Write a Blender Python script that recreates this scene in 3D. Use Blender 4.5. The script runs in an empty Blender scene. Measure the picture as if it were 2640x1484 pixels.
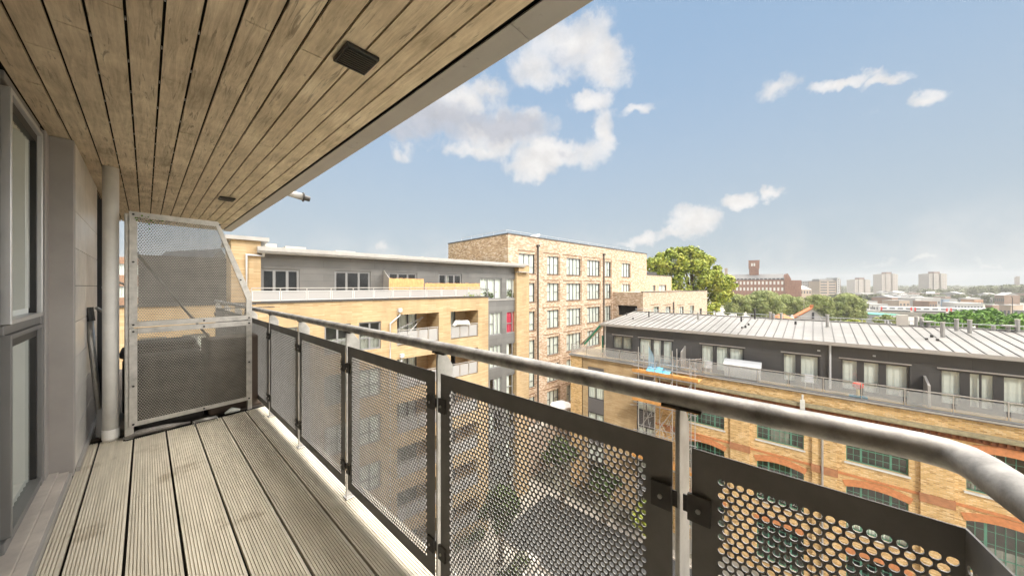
import bpy, math, random
import numpy as np
from mathutils import Vector, Matrix
random.seed(7); rng = np.random.default_rng(11)
S = bpy.context.scene
rad = math.radians
# ------------------------------------------------------------------ camera
H = 1.355                      # eye height above the deck
TH = rad(47.75)                # camera heading, measured from +y towards +x
FV = Vector((math.sin(TH), math.cos(TH), 0)); RV = Vector((math.cos(TH), -math.sin(TH), 0))
CAM = Vector((0, 0, H)); FP, CX, CY = 858.0, 1320.0, 738.0
cd = bpy.data.cameras.new('camera'); co = bpy.data.objects.new('camera', cd)
S.collection.objects.link(co); S.camera = co
cd.sensor_width = 36; cd.lens = 36 * FP / 2640; cd.shift_y = -4 / 2640
cd.clip_start = 0.02; cd.clip_end = 20000
co.location = CAM; co.rotation_euler = (rad(90), 0, -TH)
# ------------------------------------------------------------------ light
SUN_EL, SX, SY = rad(40), -0.60, -0.80          # where the sun stands
w = bpy.data.worlds.new('World'); S.world = w; w.use_nodes = True
SKY_STRENGTH = 0.15; EXPOSURE = 1.6; SUN_STRENGTH = 1.2
sd = bpy.data.lights.new('sun', 'SUN'); so = bpy.data.objects.new('sun', sd)
S.collection.objects.link(so); sd.energy = SUN_STRENGTH; sd.angle = rad(10); sd.color = (1, 0.93, 0.83)
dirv = Vector((SX * math.cos(SUN_EL), SY * math.cos(SUN_EL), math.sin(SUN_EL)))
so.rotation_euler = dirv.to_track_quat('Z', 'Y').to_euler()
S.view_settings.view_transform = 'Standard'; S.view_settings.look = 'None'
S.view_settings.exposure = EXPOSURE; S.view_settings.gamma = 1
S.cycles.max_bounces = 6; S.cycles.diffuse_bounces = 4; S.cycles.transparent_max_bounces = 16
S.cycles.volume_bounces = 0; S.cycles.use_denoising = True
S.cycles.caustics_reflective = False; S.cycles.caustics_refractive = False
S.cycles.sample_clamp_indirect = 6

class NT:
    """small helper for node trees"""
    def __init__(s, nt): s.nt = nt; s.L = nt.links
    def n(s, typ, **kw):
        o = s.nt.nodes.new(typ)
        for k, v in kw.items():
            if k == 'ins':
                for a, b in v.items():
                    if isinstance(b, bpy.types.NodeSocket): s.L.new(b, o.inputs[a])
                    else: o.inputs[a].default_value = b
            else: setattr(o, k, v)
        return o
    def m(s, op, a, b=None, c=None, clamp=False):
        o = s.nt.nodes.new('ShaderNodeMath'); o.operation = op; o.use_clamp = clamp
        for i, v in enumerate((a, b, c)):
            if v is None: continue
            if isinstance(v, bpy.types.NodeSocket): s.L.new(v, o.inputs[i])
            else: o.inputs[i].default_value = v
        return o.outputs[0]
    def vm(s, op, a, b=None):
        o = s.nt.nodes.new('ShaderNodeVectorMath'); o.operation = op
        for i, v in enumerate((a, b)):
            if v is None: continue
            if isinstance(v, bpy.types.NodeSocket): s.L.new(v, o.inputs[i])
            else: o.inputs[i].default_value = v
        return o
    def ramp(s, fac, stops):
        o = s.nt.nodes.new('ShaderNodeValToRGB'); s.L.new(fac, o.inputs[0]); e = o.color_ramp.elements
        while len(e) < len(stops): e.new(0.5)
        for i, (p, c) in enumerate(stops):
            e[i].position = p; e[i].color = (c[0], c[1], c[2], 1) if hasattr(c, '__len__') else (c, c, c, 1)
        return o.outputs[0]
    def mix(s, f, a, b, typ='MIX'):
        o = s.nt.nodes.new('ShaderNodeMix'); o.data_type = 'RGBA'; o.blend_type = typ
        for i, v in ((0, f), (6, a), (7, b)):
            if isinstance(v, bpy.types.NodeSocket): s.L.new(v, o.inputs[i])
            else: o.inputs[i].default_value = v if i == 0 else (v[0], v[1], v[2], 1)
        return o.outputs[2]
    def sstep(s, x, lo, hi):
        o = s.nt.nodes.new('ShaderNodeMapRange'); o.interpolation_type = 'SMOOTHSTEP'
        s.L.new(x, o.inputs[0]); o.inputs[1].default_value = lo; o.inputs[2].default_value = hi
        return o.outputs[0]

# ------------------------------------------------------------------ sky with clouds
def build_world():
    t = NT(w.node_tree); w.node_tree.nodes.clear()
    sky = t.n('ShaderNodeTexSky', sky_type='NISHITA', sun_disc=False)
    sky.sun_elevation = SUN_EL; sky.sun_rotation = math.atan2(SX, SY)
    sky.air_density = 1.0; sky.dust_density = 1.0; sky.ozone_density = 1.6
    geo = t.n('ShaderNodeTexCoord')
    sp = t.n('ShaderNodeSeparateXYZ', ins={0: geo.outputs['Generated']})
    az = t.m('ARCTAN2', sp.outputs[0], sp.outputs[1]); el = t.m('ARCSINE', sp.outputs[2])
    pos = t.n('ShaderNodeCombineXYZ', ins={0: az, 1: el}).outputs[0]
    def wob(sc, amp, det):
        nn = t.n('ShaderNodeTexNoise', ins={'Vector': geo.outputs['Generated'], 'Scale': sc, 'Detail': det, 'Roughness': 0.62}).outputs['Color']
        return t.vm('MULTIPLY', t.vm('SUBTRACT', nn, (.5, .5, .5)).outputs[0], (amp, amp, 0)).outputs[0]
    pos = t.vm('ADD', pos, t.vm('ADD', wob(7.0, .06, 3.0), wob(24.0, .06, 9.0)).outputs[0]).outputs[0]
    n1 = t.n('ShaderNodeTexNoise', ins={'Vector': geo.outputs['Generated'], 'Scale': 9.0, 'Detail': 10.0, 'Roughness': 0.62, 'Distortion': 0.25}).outputs['Fac']
    n2 = t.n('ShaderNodeTexNoise', ins={'Vector': geo.outputs['Generated'], 'Scale': 2.4, 'Detail': 4.0, 'Roughness': 0.6}).outputs['Fac']
    # clouds: heading and height of each puff (taken from where it stands in the sky), size, thickness
    puffs = [(1440, 110, 110, 60, .95), (1340, 165, 100, 45, .65), (1530, 160, 66, 50, .95), (1370, 195, 110, 24, .6),
             (1090, 285, 200, 60, 1.1), (1180, 250, 90, 55, 1.0), (1225, 222, 60, 36, 1.0), (1240, 325, 150, 48, 1.2), (1190, 372, 110, 24, .9), (1330, 300, 50, 30, .8), (1000, 330, 90, 26, .6),
             (1400, 395, 110, 45, 1.35), (1345, 420, 62, 32, 1.2), (1520, 330, 34, 62, 1.0), (1490, 255, 56, 24, .95), (1605, 266, 62, 13, .7),
             (1010, 392, 34, 26, .7), (1748, 560, 64, 42, 1.4), (1625, 602, 66, 18, 1.1), (1700, 590, 60, 20, 1.1), (1858, 500, 44, 22, 1.3), (1936, 480, 30, 20, 1.1),
             (1955, 225, 46, 28, .75), (2120, 214, 80, 15, .85), (2222, 203, 50, 14, .8), (2340, 240, 62, 28, 1.1), (2200, 285, 40, 12, .25),
             (960, 620, 22, 26, .6), (2330, 655, 60, 10, .4), (2500, 665, 80, 8, .4), (2200, 665, 60, 10, .35)]
    acc = None; grey = None
    greys = [(1090, 300, 170, 50, 1), (1000, 330, 110, 34, 1), (1290, 320, 120, 42, 1.1), (1200, 300, 90, 30, .9), (1430, 150, 90, 20, .35), (1440, 395, 60, 18, .3)]
    for qi, (px, py, rx, ry, k) in enumerate(puffs + greys):
        x, y = px * 1.02484, py * 1.02484
        d = (FV + RV * ((x - CX) / FP) + Vector((0, 0, (CY - y) / FP))); q = d.length
        d = d / q
        a0, e0 = math.atan2(d.x, d.y), math.asin(d.z)
        srx = rx / FP / (1 + ((x - CX) / FP) ** 2); sry = ry / FP / q
        v = t.vm('MULTIPLY', t.vm('SUBTRACT', pos, (a0, e0, 0)).outputs[0], (1 / srx, 1 / sry, 0)).outputs[0]
        ln = t.vm('LENGTH', v).outputs['Value']
        g = t.m('MULTIPLY', t.m('SUBTRACT', 1.35, ln, clamp=False), k)
        if qi >= len(puffs):
            grey = g if grey is None else t.m('MAXIMUM', grey, g)
            continue
        acc = g if acc is None else t.n('ShaderNodeMath', operation='SMOOTH_MAX', ins={0: acc, 1: g, 2: 0.25}).outputs[0]
    dens = t.m('ADD', acc, t.m('MULTIPLY', t.m('SUBTRACT', n1, 0.5), 2.2))
    m1 = t.m('ADD', t.m('MULTIPLY', t.sstep(dens, 0.12, 0.75), .72), t.m('MULTIPLY', t.sstep(dens, 0.5, 1.3), .28))
    # wide soft veils over the rest of the dome
    behind = t.sstep(t.m('ABSOLUTE', t.m('SUBTRACT', az, TH)), 1.15, 1.6)
    m2 = t.m('MULTIPLY', t.sstep(n2, 0.5, 0.66), t.m('MULTIPLY', behind, 0.85))
    low = t.m('MULTIPLY', t.sstep(t.m('ADD', n2, t.m('MULTIPLY', n1, 0.4)), 0.62, 0.85), t.m('SUBTRACT', 1.0, t.sstep(el, 0.02, 0.2)))
    mask = t.m('MAXIMUM', t.m('MAXIMUM', m1, m2), t.m('MULTIPLY', low, 0.6), clamp=True)
    # blue of the sky, paler towards the horizon
    clear = t.mix(0.85, sky.outputs[0], (1.16, 1.70, 2.36))
    hz = t.m('SUBTRACT', 1.0, t.sstep(el, -0.1, 0.70))
    base = t.mix(t.m('MULTIPLY', hz, 0.95), clear, (1.8, 2.02, 2.12))
    n3 = t.n('ShaderNodeTexNoise', ins={'Vector': geo.outputs['Generated'], 'Scale': 16.0, 'Detail': 7.0, 'Roughness': .6}).outputs['Fac']
    shade = t.sstep(t.m('ADD', grey, t.m('MULTIPLY', t.m('SUBTRACT', n3, .5), 1.8)), 0.1, 1.0)
    cloud = t.mix(t.m('MULTIPLY', shade, 0.9), (3.15, 3.05, 2.95), (1.85, 1.88, 2.05))
    cloud = t.mix(1.0, cloud, t.ramp(n3, [(.35, .90), (.6, 1.08)]), 'MULTIPLY')
    col = t.mix(t.m('MULTIPLY', mask, 0.9), base, cloud)
    # glare added to the sky out of view, overhead and beside, lights the balcony
    k = 2 ** (0.95 - EXPOSURE)
    col = t.mix(1.0, col, (k, k, k), 'MULTIPLY')
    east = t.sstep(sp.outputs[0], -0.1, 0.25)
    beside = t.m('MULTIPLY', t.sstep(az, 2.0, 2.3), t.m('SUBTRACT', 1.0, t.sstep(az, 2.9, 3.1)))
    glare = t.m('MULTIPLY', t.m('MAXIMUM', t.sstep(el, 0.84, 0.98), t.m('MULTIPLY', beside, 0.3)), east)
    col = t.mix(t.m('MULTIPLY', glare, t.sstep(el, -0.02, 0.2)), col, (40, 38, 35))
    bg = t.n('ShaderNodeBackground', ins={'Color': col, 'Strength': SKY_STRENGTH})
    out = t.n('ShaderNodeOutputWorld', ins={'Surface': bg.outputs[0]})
build_world()

# ------------------------------------------------------------------ materials
MATS = {}
def mat(name, color=(.5, .5, .5), rough=.6, metal=0.0, spec=.5, vary=0.0, vscale=3.0, bump=0.0, bscale=30.0, build=None, stain=None):
    if name in MATS: return MATS[name]
    m = bpy.data.materials.new(name); m.use_nodes = True; MATS[name] = m
    t = NT(m.node_tree); b = m.node_tree.nodes['Principled BSDF']
    b.inputs['Base Color'].default_value = (*color, 1); b.inputs['Roughness'].default_value = rough
    b.inputs['Metallic'].default_value = metal; b.inputs['Specular IOR Level'].default_value = spec
    tc = t.n('ShaderNodeTexCoord').outputs['Object']
    if vary > 0:
        n = t.n('ShaderNodeTexNoise', ins={'Vector': tc, 'Scale': vscale, 'Detail': 6.0, 'Roughness': .6}).outputs['Fac']
        c = t.ramp(n, [(0.25, [x * (1 - vary) for x in color]), (0.5, color), (0.75, [min(1, x * (1 + vary)) for x in color])])
        t.L.new(c, b.inputs['Base Color'])
        r = t.m('ADD', rough - .08, t.m('MULTIPLY', n, .16)); t.L.new(r, b.inputs['Roughness'])
    if bump > 0:
        nb = t.n('ShaderNodeTexNoise', ins={'Vector': tc, 'Scale': bscale, 'Detail': 5.0}).outputs['Fac']
        bp = t.n('ShaderNodeBump', ins={'Strength': bump, 'Distance': .01, 'Height': nb})
        t.L.new(bp.outputs[0], b.inputs['Normal'])
    if build: build(t, b, tc)
    return m

def brick_mat(name, cols, mortar, bw=.225, bh=.075, ms=.01, var=.25, stains=.25, bump=.3):
    def bld(t, b, tc):
        sp = t.n('ShaderNodeSeparateXYZ', ins={0: tc})
        v = t.n('ShaderNodeCombineXYZ', ins={0: t.m('ADD', sp.outputs[0], sp.outputs[1]), 1: sp.outputs[2]}).outputs[0]
        br = t.n('ShaderNodeTexBrick', ins={'Vector': v, 'Color1': (0, 0, 0, 1), 'Color2': (1, 1, 1, 1), 'Mortar': (.5, .5, .5, 1),
                 'Scale': 1.0, 'Mortar Size': ms, 'Mortar Smooth': .1, 'Brick Width': bw, 'Row Height': bh, 'Bias': 0.0})
        n = t.n('ShaderNodeTexNoise', ins={'Vector': tc, 'Scale': 1.3, 'Detail': 6.0, 'Roughness': .7}).outputs['Fac']
        f = t.m('ADD', t.m('MULTIPLY', br.outputs['Color'], .75), t.m('MULTIPLY', n, .25))
        k = len(cols)
        c = t.ramp(f, [(.1 + .8 * i / (k - 1), cols[i]) for i in range(k)])
        c = t.mix(br.outputs['Fac'], c, mortar)
        vs = t.n('ShaderNodeMapping', ins={'Vector': tc, 'Scale': (.9, .9, .25)}).outputs[0]
        n2 = t.n('ShaderNodeTexNoise', ins={'Vector': vs, 'Scale': .8, 'Detail': 5.0, 'Roughness': .65}).outputs['Fac']
        d = t.ramp(n2, [(.35, 1 - stains), (.6, 1.0)])
        c = t.mix(1.0, c, d, 'MULTIPLY')
        t.L.new(c, b.inputs['Base Color'])
        bp = t.n('ShaderNodeBump', ins={'Strength': bump, 'Distance': .01, 'Height': t.m('SUBTRACT', 1.0, br.outputs['Fac'])})
        t.L.new(bp.outputs[0], b.inputs['Normal'])
    return mat(name, cols[0], .85, build=bld, spec=.2)

M_cream = brick_mat('cream_brick', [(.44, .30, .155), (.54, .395, .23), (.49, .35, .195), (.60, .465, .29)], (.51, .385, .235), .6, .075, .006, stains=.18)
M_brown = brick_mat('mixed_brown_brick', [(.33, .21, .13), (.43, .30, .195), (.52, .385, .27), (.62, .49, .37), (.78, .67, .55)], (.58, .46, .35), .30, .10, .012, stains=.12)
M_brown2 = brick_mat('pale_mixed_brick', [(.36, .25, .165), (.47, .35, .245), (.55, .43, .32), (.66, .56, .45)], (.54, .43, .33), .30, .10, .012, stains=.08)
M_stock = brick_mat('yellow_stock_brick', [(.42, .24, .09), (.68, .44, .18), (.78, .53, .25), (.86, .66, .38)], (.64, .47, .27), .225, .075, .012, stains=.18)
M_red = brick_mat('far_red_brick', [(.20, .085, .05), (.28, .135, .085), (.33, .17, .11)], (.30, .20, .16), .6, .2, .02, stains=.2)
M_orange = mat('orange_rubbed_brick', (.58, .24, .10), .8, vary=.22, vscale=6, bump=.3)
M_dent = mat('terracotta_dentils', (.20, .07, .025), .85, vary=.4, vscale=5)
M_ledge = mat('lichen_stone', (.34, .30, .19), .9, vary=.35, vscale=4, bump=.4)
M_sill = mat('white_painted_sill', (.66, .66, .63), .5, vary=.1)
def clad(name, col, rows=.6):
    def bld(t, b, tc):
        sp = t.n('ShaderNodeSeparateXYZ', ins={0: tc})
        v = t.n('ShaderNodeCombineXYZ', ins={0: t.m('ADD', sp.outputs[0], sp.outputs[1]), 1: sp.outputs[2]}).outputs[0]
        br = t.n('ShaderNodeTexBrick', ins={'Vector': v, 'Color1': (.9, .9, .9, 1), 'Color2': (1.08, 1.08, 1.08, 1), 'Mortar': (.55, .55, .55, 1),
                 'Scale': 1.0, 'Mortar Size': .006, 'Brick Width': 3.1, 'Row Height': rows})
        n = t.n('ShaderNodeTexNoise', ins={'Vector': tc, 'Scale': .7, 'Detail': 5.0}).outputs['Fac']
        c = t.mix(1.0, br.outputs['Color'], (*col,), 'MULTIPLY')
        c = t.mix(1.0, c, t.ramp(n, [(.3, .86), (.7, 1.12)]), 'MULTIPLY')
        t.L.new(c, b.inputs['Base Color'])
    return mat(name, col, .45, build=bld)
M_grey = clad('mid_grey_cladding', (.165, .162, .155), .42)
M_dark = clad('dark_grey_render', (.070, .069, .070), .9)
M_frame = mat('dark_window_frame', (.055, .055, .058), .4)
M_framegrey = mat('grey_window_frame', (.24, .24, .24), .45)
M_green = mat('green_painted_timber', (.11, .28, .20), .5, vary=.15)
M_white = mat('white_plastic', (.58, .585, .59), .4, vary=.06)
M_curt = mat('pale_curtain', (.80, .82, .78), .9, vary=.12, vscale=.8)
M_curtd = mat('dim_curtain', (.30, .30, .27), .9, vary=.2)
M_pink = mat('crimson_curtain', (.62, .05, .10), .9, vary=.12)
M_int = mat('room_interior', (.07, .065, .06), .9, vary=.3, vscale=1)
M_coping = mat('dark_coping', (.06, .055, .05), .5)
M_palemetal = mat('pale_metal_trim', (.42, .40, .375), .45, metal=.3, vary=.12)
M_timber = mat('fresh_timber_boards', (.62, .36, .15), .7, vary=.25, vscale=5)
M_plank = mat('scaffold_planks', (.60, .30, .09), .8, vary=.3, vscale=3)
M_scaf = mat('scaffold_tube', (.50, .50, .50), .4, metal=.7, vary=.15)
M_tarp = mat('blue_tarpaulin', (.10, .38, .55), .6, vary=.25, vscale=2)
M_roofgrey = mat('felt_roof', (.15, .145, .14), .9, vary=.2)
M_tile = mat('orange_clay_tiles', (.48, .17, .06), .85, vary=.3, vscale=2)
M_stone = mat('pale_concrete', (.55, .50, .44), .85, vary=.1, vscale=.3)
M_asph = mat('asphalt', (.06, .06, .06), .9, vary=.25, vscale=.4)
M_stair = mat('green_steel', (.02, .22, .14), .5)

def m_roof():
    def bld(t, b, tc):
        n = t.n('ShaderNodeTexNoise', ins={'Vector': tc, 'Scale': .35, 'Detail': 6.0, 'Roughness': .6}).outputs['Fac']
        t.L.new(t.ramp(n, [(.3, (.175, .165, .15)), (.7, (.29, .275, .255))]), b.inputs['Base Color'])
        b.inputs['Metallic'].default_value = .25
    return mat('standing_seam_metal', (.6, .6, .6), .5, build=bld)
M_roof = m_roof()

def m_glass():
    m = bpy.data.materials.new('window_glass'); m.use_nodes = True; t = NT(m.node_tree); m.node_tree.nodes.clear()
    fr = t.n('ShaderNodeLayerWeight', ins={'Blend': .5})
    f = t.m('ADD', .07, t.m('MULTIPLY', t.m('POWER', fr.outputs['Facing'], 3.0), .7), clamp=True)
    tr = t.n('ShaderNodeBsdfTransparent', ins={'Color': (.93, .96, .94, 1)})
    gl = t.n('ShaderNodeBsdfGlossy', ins={'Color': (.95, .95, .95, 1), 'Roughness': .02})
    mx = t.n('ShaderNodeMixShader', ins={0: f, 1: tr.outputs[0], 2: gl.outputs[0]})
    t.n('ShaderNodeOutputMaterial', ins={0: mx.outputs[0]})
    return m
M_glass = m_glass()
def m_mesh(name, col, op, scale=90):
    """finely perforated sheet, too far away for single holes"""
    m = bpy.data.materials.new(name); m.use_nodes = True; t = NT(m.node_tree); b = m.node_tree.nodes['Principled BSDF']
    b.inputs['Base Color'].default_value = (*col, 1); b.inputs['Roughness'].default_value = .5
    out = m.node_tree.nodes['Material Output']
    tr = t.n('ShaderNodeBsdfTransparent')
    mx = t.n('ShaderNodeMixShader', ins={0: op, 1: tr.outputs[0], 2: b.outputs[0]})
    t.L.new(mx.outputs[0], out.inputs[0]); return m
M_mesh = m_mesh('fine_perforated_metal', (.48, .47, .46), .72)
M_frost = m_mesh('misted_glass', (.52, .53, .52), .36)

def m_deck():
    def bld(t, b, tc):
        sp = t.n('ShaderNodeSeparateXYZ', ins={0: tc})
        bi = t.m('FLOOR', t.m('DIVIDE', t.m('ADD', sp.outputs[0], .272), .2005))
        wn = t.n('ShaderNodeTexWhiteNoise', noise_dimensions='1D', ins={'W': bi}).outputs['Value']
        v = t.n('ShaderNodeMapping', ins={'Vector': tc, 'Scale': (14, 1.2, 1)}).outputs[0]
        n = t.n('ShaderNodeTexNoise', ins={'Vector': v, 'Scale': 2.0, 'Detail': 7.0, 'Roughness': .65}).outputs['Fac']
        n2 = t.n('ShaderNodeTexNoise', ins={'Vector': tc, 'Scale': 2.3, 'Detail': 6.0, 'Roughness': .6, 'Distortion': .3}).outputs['Fac']
        n3 = t.n('ShaderNodeTexNoise', ins={'Vector': t.vm('ADD', tc, (3.1, 1.7, 0)).outputs[0], 'Scale': 3.4, 'Detail': 5.0, 'Roughness': .7, 'Distortion': .6}).outputs['Fac']
        c = t.ramp(n, [(.25, (.50, .45, .355)), (.55, (.65, .59, .475)), (.8, (.76, .70, .575))])
        c = t.mix(1.0, c, t.ramp(wn, [(0, .93), (1, 1.06)]), 'MULTIPLY')
        c = t.mix(t.m('MULTIPLY', t.sstep(n2, .57, .68), .6), c, (.33, .265, .175))          # brown stains
        c = t.mix(t.m('MULTIPLY', t.sstep(n3, .60, .74), .7), c, (.56, .52, .44))   # dried splashes
        t.L.new(c, b.inputs['Base Color'])
        bp = t.n('ShaderNodeBump', ins={'Strength': .25, 'Distance': .002, 'Height': n}); t.L.new(bp.outputs[0], b.inputs['Normal'])
    return mat('grooved_composite_board', (.4, .35, .27), .62, build=bld)
M_deck = m_deck()

def m_soffit():
    def bld(t, b, tc):
        sp = t.n('ShaderNodeSeparateXYZ', ins={0: tc})
        bi = t.m('FLOOR', t.m('DIVIDE', t.m('ADD', sp.outputs[0], .359), .1018))
        off = t.m('MULTIPLY', bi, 7.31)
        v0 = t.n('ShaderNodeCombineXYZ', ins={0: sp.outputs[0], 1: t.m('ADD', sp.outputs[1], off), 2: off}).outputs[0]
        vg = t.n('ShaderNodeMapping', ins={'Vector': v0, 'Scale': (26, 2.2, 1)}).outputs[0]
        g = t.n('ShaderNodeTexNoise', ins={'Vector': vg, 'Scale': 1.6, 'Detail': 8.0, 'Roughness': .7, 'Distortion': .8}).outputs['Fac']
        big = t.n('ShaderNodeTexNoise', ins={'Vector': v0, 'Scale': 2.6, 'Detail': 6.0, 'Roughness': .6}).outputs['Fac']
        vd = t.n('ShaderNodeMapping', ins={'Vector': v0, 'Scale': (40, 3.2, 1)}).outputs[0]
        dk = t.n('ShaderNodeTexNoise', ins={'Vector': vd, 'Scale': 1.0, 'Detail': 5.0, 'Roughness': .6, 'Distortion': 1.4}).outputs['Fac']
        c = t.ramp(t.m('ADD', t.m('MULTIPLY', g, .5), t.m('MULTIPLY', big, .5)), [(.34, (.34, .272, .18)), (.5, (.61, .50, .355)), (.64, (.80, .69, .51))])
        c = t.mix(t.m('MULTIPLY', t.sstep(dk, .59, .68), .62), c, (.16, .125, .085))
        t.L.new(c, b.inputs['Base Color'])
        bp = t.n('ShaderNodeBump', ins={'Strength': .6, 'Distance': .004, 'Height': t.m('ADD', g, dk)}); t.L.new(bp.outputs[0], b.inputs['Normal'])
    return mat('weathered_soffit_board', (.3, .24, .16), .75, build=bld)
M_soffit = m_soffit()

def m_steel(name, col, rough, scale=12, metal=.85, var=.3, marks=True):
    def bld(t, b, tc):
        n = t.n('ShaderNodeTexNoise', ins={'Vector': tc, 'Scale': scale, 'Detail': 7.0, 'Roughness': .65}).outputs['Fac']
        n2 = t.n('ShaderNodeTexNoise', ins={'Vector': tc, 'Scale': scale * 7, 'Detail': 3.0}).outputs['Fac']
        c = t.ramp(n, [(.3, [x * (1 - var) for x in col]), (.55, col), (.75, [min(1, x * (1 + var * .6)) for x in col])])
        if marks: c = t.mix(t.m('MULTIPLY', t.sstep(n2, .64, .72), .35), c, [x * .5 for x in col])
        t.L.new(c, b.inputs['Base Color'])
        t.L.new(t.m('ADD', rough - .1, t.m('MULTIPLY', n, .22)), b.inputs['Roughness'])
        bp = t.n('ShaderNodeBump', ins={'Strength': .12, 'Distance': .002, 'Height': n2}); t.L.new(bp.outputs[0], b.inputs['Normal'])
    return mat(name, col, rough, metal, build=bld)
M_galv = m_steel('galvanised_steel', (.50, .485, .46), .42, metal=.75)
M_rail = m_steel('weathered_handrail_steel', (.43, .41, .385), .58, 13, metal=.35, var=.6)
M_panel = m_steel('dark_perforated_steel', (.24, .232, .222), .62, 7, metal=.1, var=.2, marks=False)
M_screen = m_steel('dull_screen_steel', (.25, .235, .205), .5, 9, metal=.4)
M_scrframe = m_steel('zinc_frame', (.54, .515, .475), .5, 14, metal=.35, var=.3)
M_brushed = m_steel('brushed_cladding', (.72, .69, .65), .34, 5, metal=.35, var=.2, marks=False)
M_jamb = m_steel('grey_jamb', (.22, .215, .21), .45, 3, metal=.3, var=.1, marks=False)
M_pillar = m_steel('grey_anodised_panel', (.38, .355, .335), .5, 3, metal=.2, var=.12, marks=False)
M_alu = m_steel('silver_window_frame', (.60, .60, .60), .35, 4, metal=.6, var=.1, marks=False)
M_fascia = m_steel('fascia_metal', (.36, .345, .33), .5, 2.5, metal=.35, var=.12)
M_black = mat('black_plastic', (.015, .014, .013), .4)
M_clamp = mat('dark_clamp', (.085, .08, .075), .6, metal=.1, vary=.2, vscale=40)
M_pipe = mat('white_painted_pipe', (.88, .865, .83), .5, vary=.1, vscale=6)
M_dirt = mat('dirty_metal_sill', (.50, .45, .40), .55, vary=.25, vscale=5)
M_void = mat('cavity', (.012, .01, .008), .95)

def m_leaf(name, cols, scale=.35):
    def bld(t, b, tc):
        n = t.n('ShaderNodeTexNoise', ins={'Vector': tc, 'Scale': scale, 'Detail': 3.0}).outputs['Fac']
        wn = t.n('ShaderNodeTexNoise', ins={'Vector': tc, 'Scale': 2.5, 'Detail': 2.0}).outputs['Fac']
        f = t.m('ADD', t.m('MULTIPLY', n, .55), t.m('MULTIPLY', wn, .45))
        t.L.new(t.ramp(f, [(.35, cols[0]), (.5, cols[1]), (.64, cols[2])]), b.inputs['Base Color'])
        b.inputs['Transmission Weight'].default_value = 0
    return mat(name, cols[1], .6, spec=.25, build=bld)
L_plane = m_leaf('plane_tree_leaves', [(.12, .175, .022), (.28, .33, .045), (.50, .46, .09)])
L_lime = m_leaf('clipped_tree_leaves', [(.15, .19, .06), (.25, .285, .09), (.37, .38, .14)])
L_shrub = m_leaf('bright_shrub_leaves', [(.035, .09, .012), (.10, .21, .025), (.21, .35, .05)], .5)
L_dark = m_leaf('courtyard_leaves', [(.03, .05, .015), (.06, .09, .025), (.13, .15, .05)])
L_far = m_leaf('distant_leaves', [(.07, .085, .03), (.105, .12, .05), (.15, .16, .07)], .1)
M_bark = mat('bark', (.12, .09, .06), .9, vary=.3)

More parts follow.
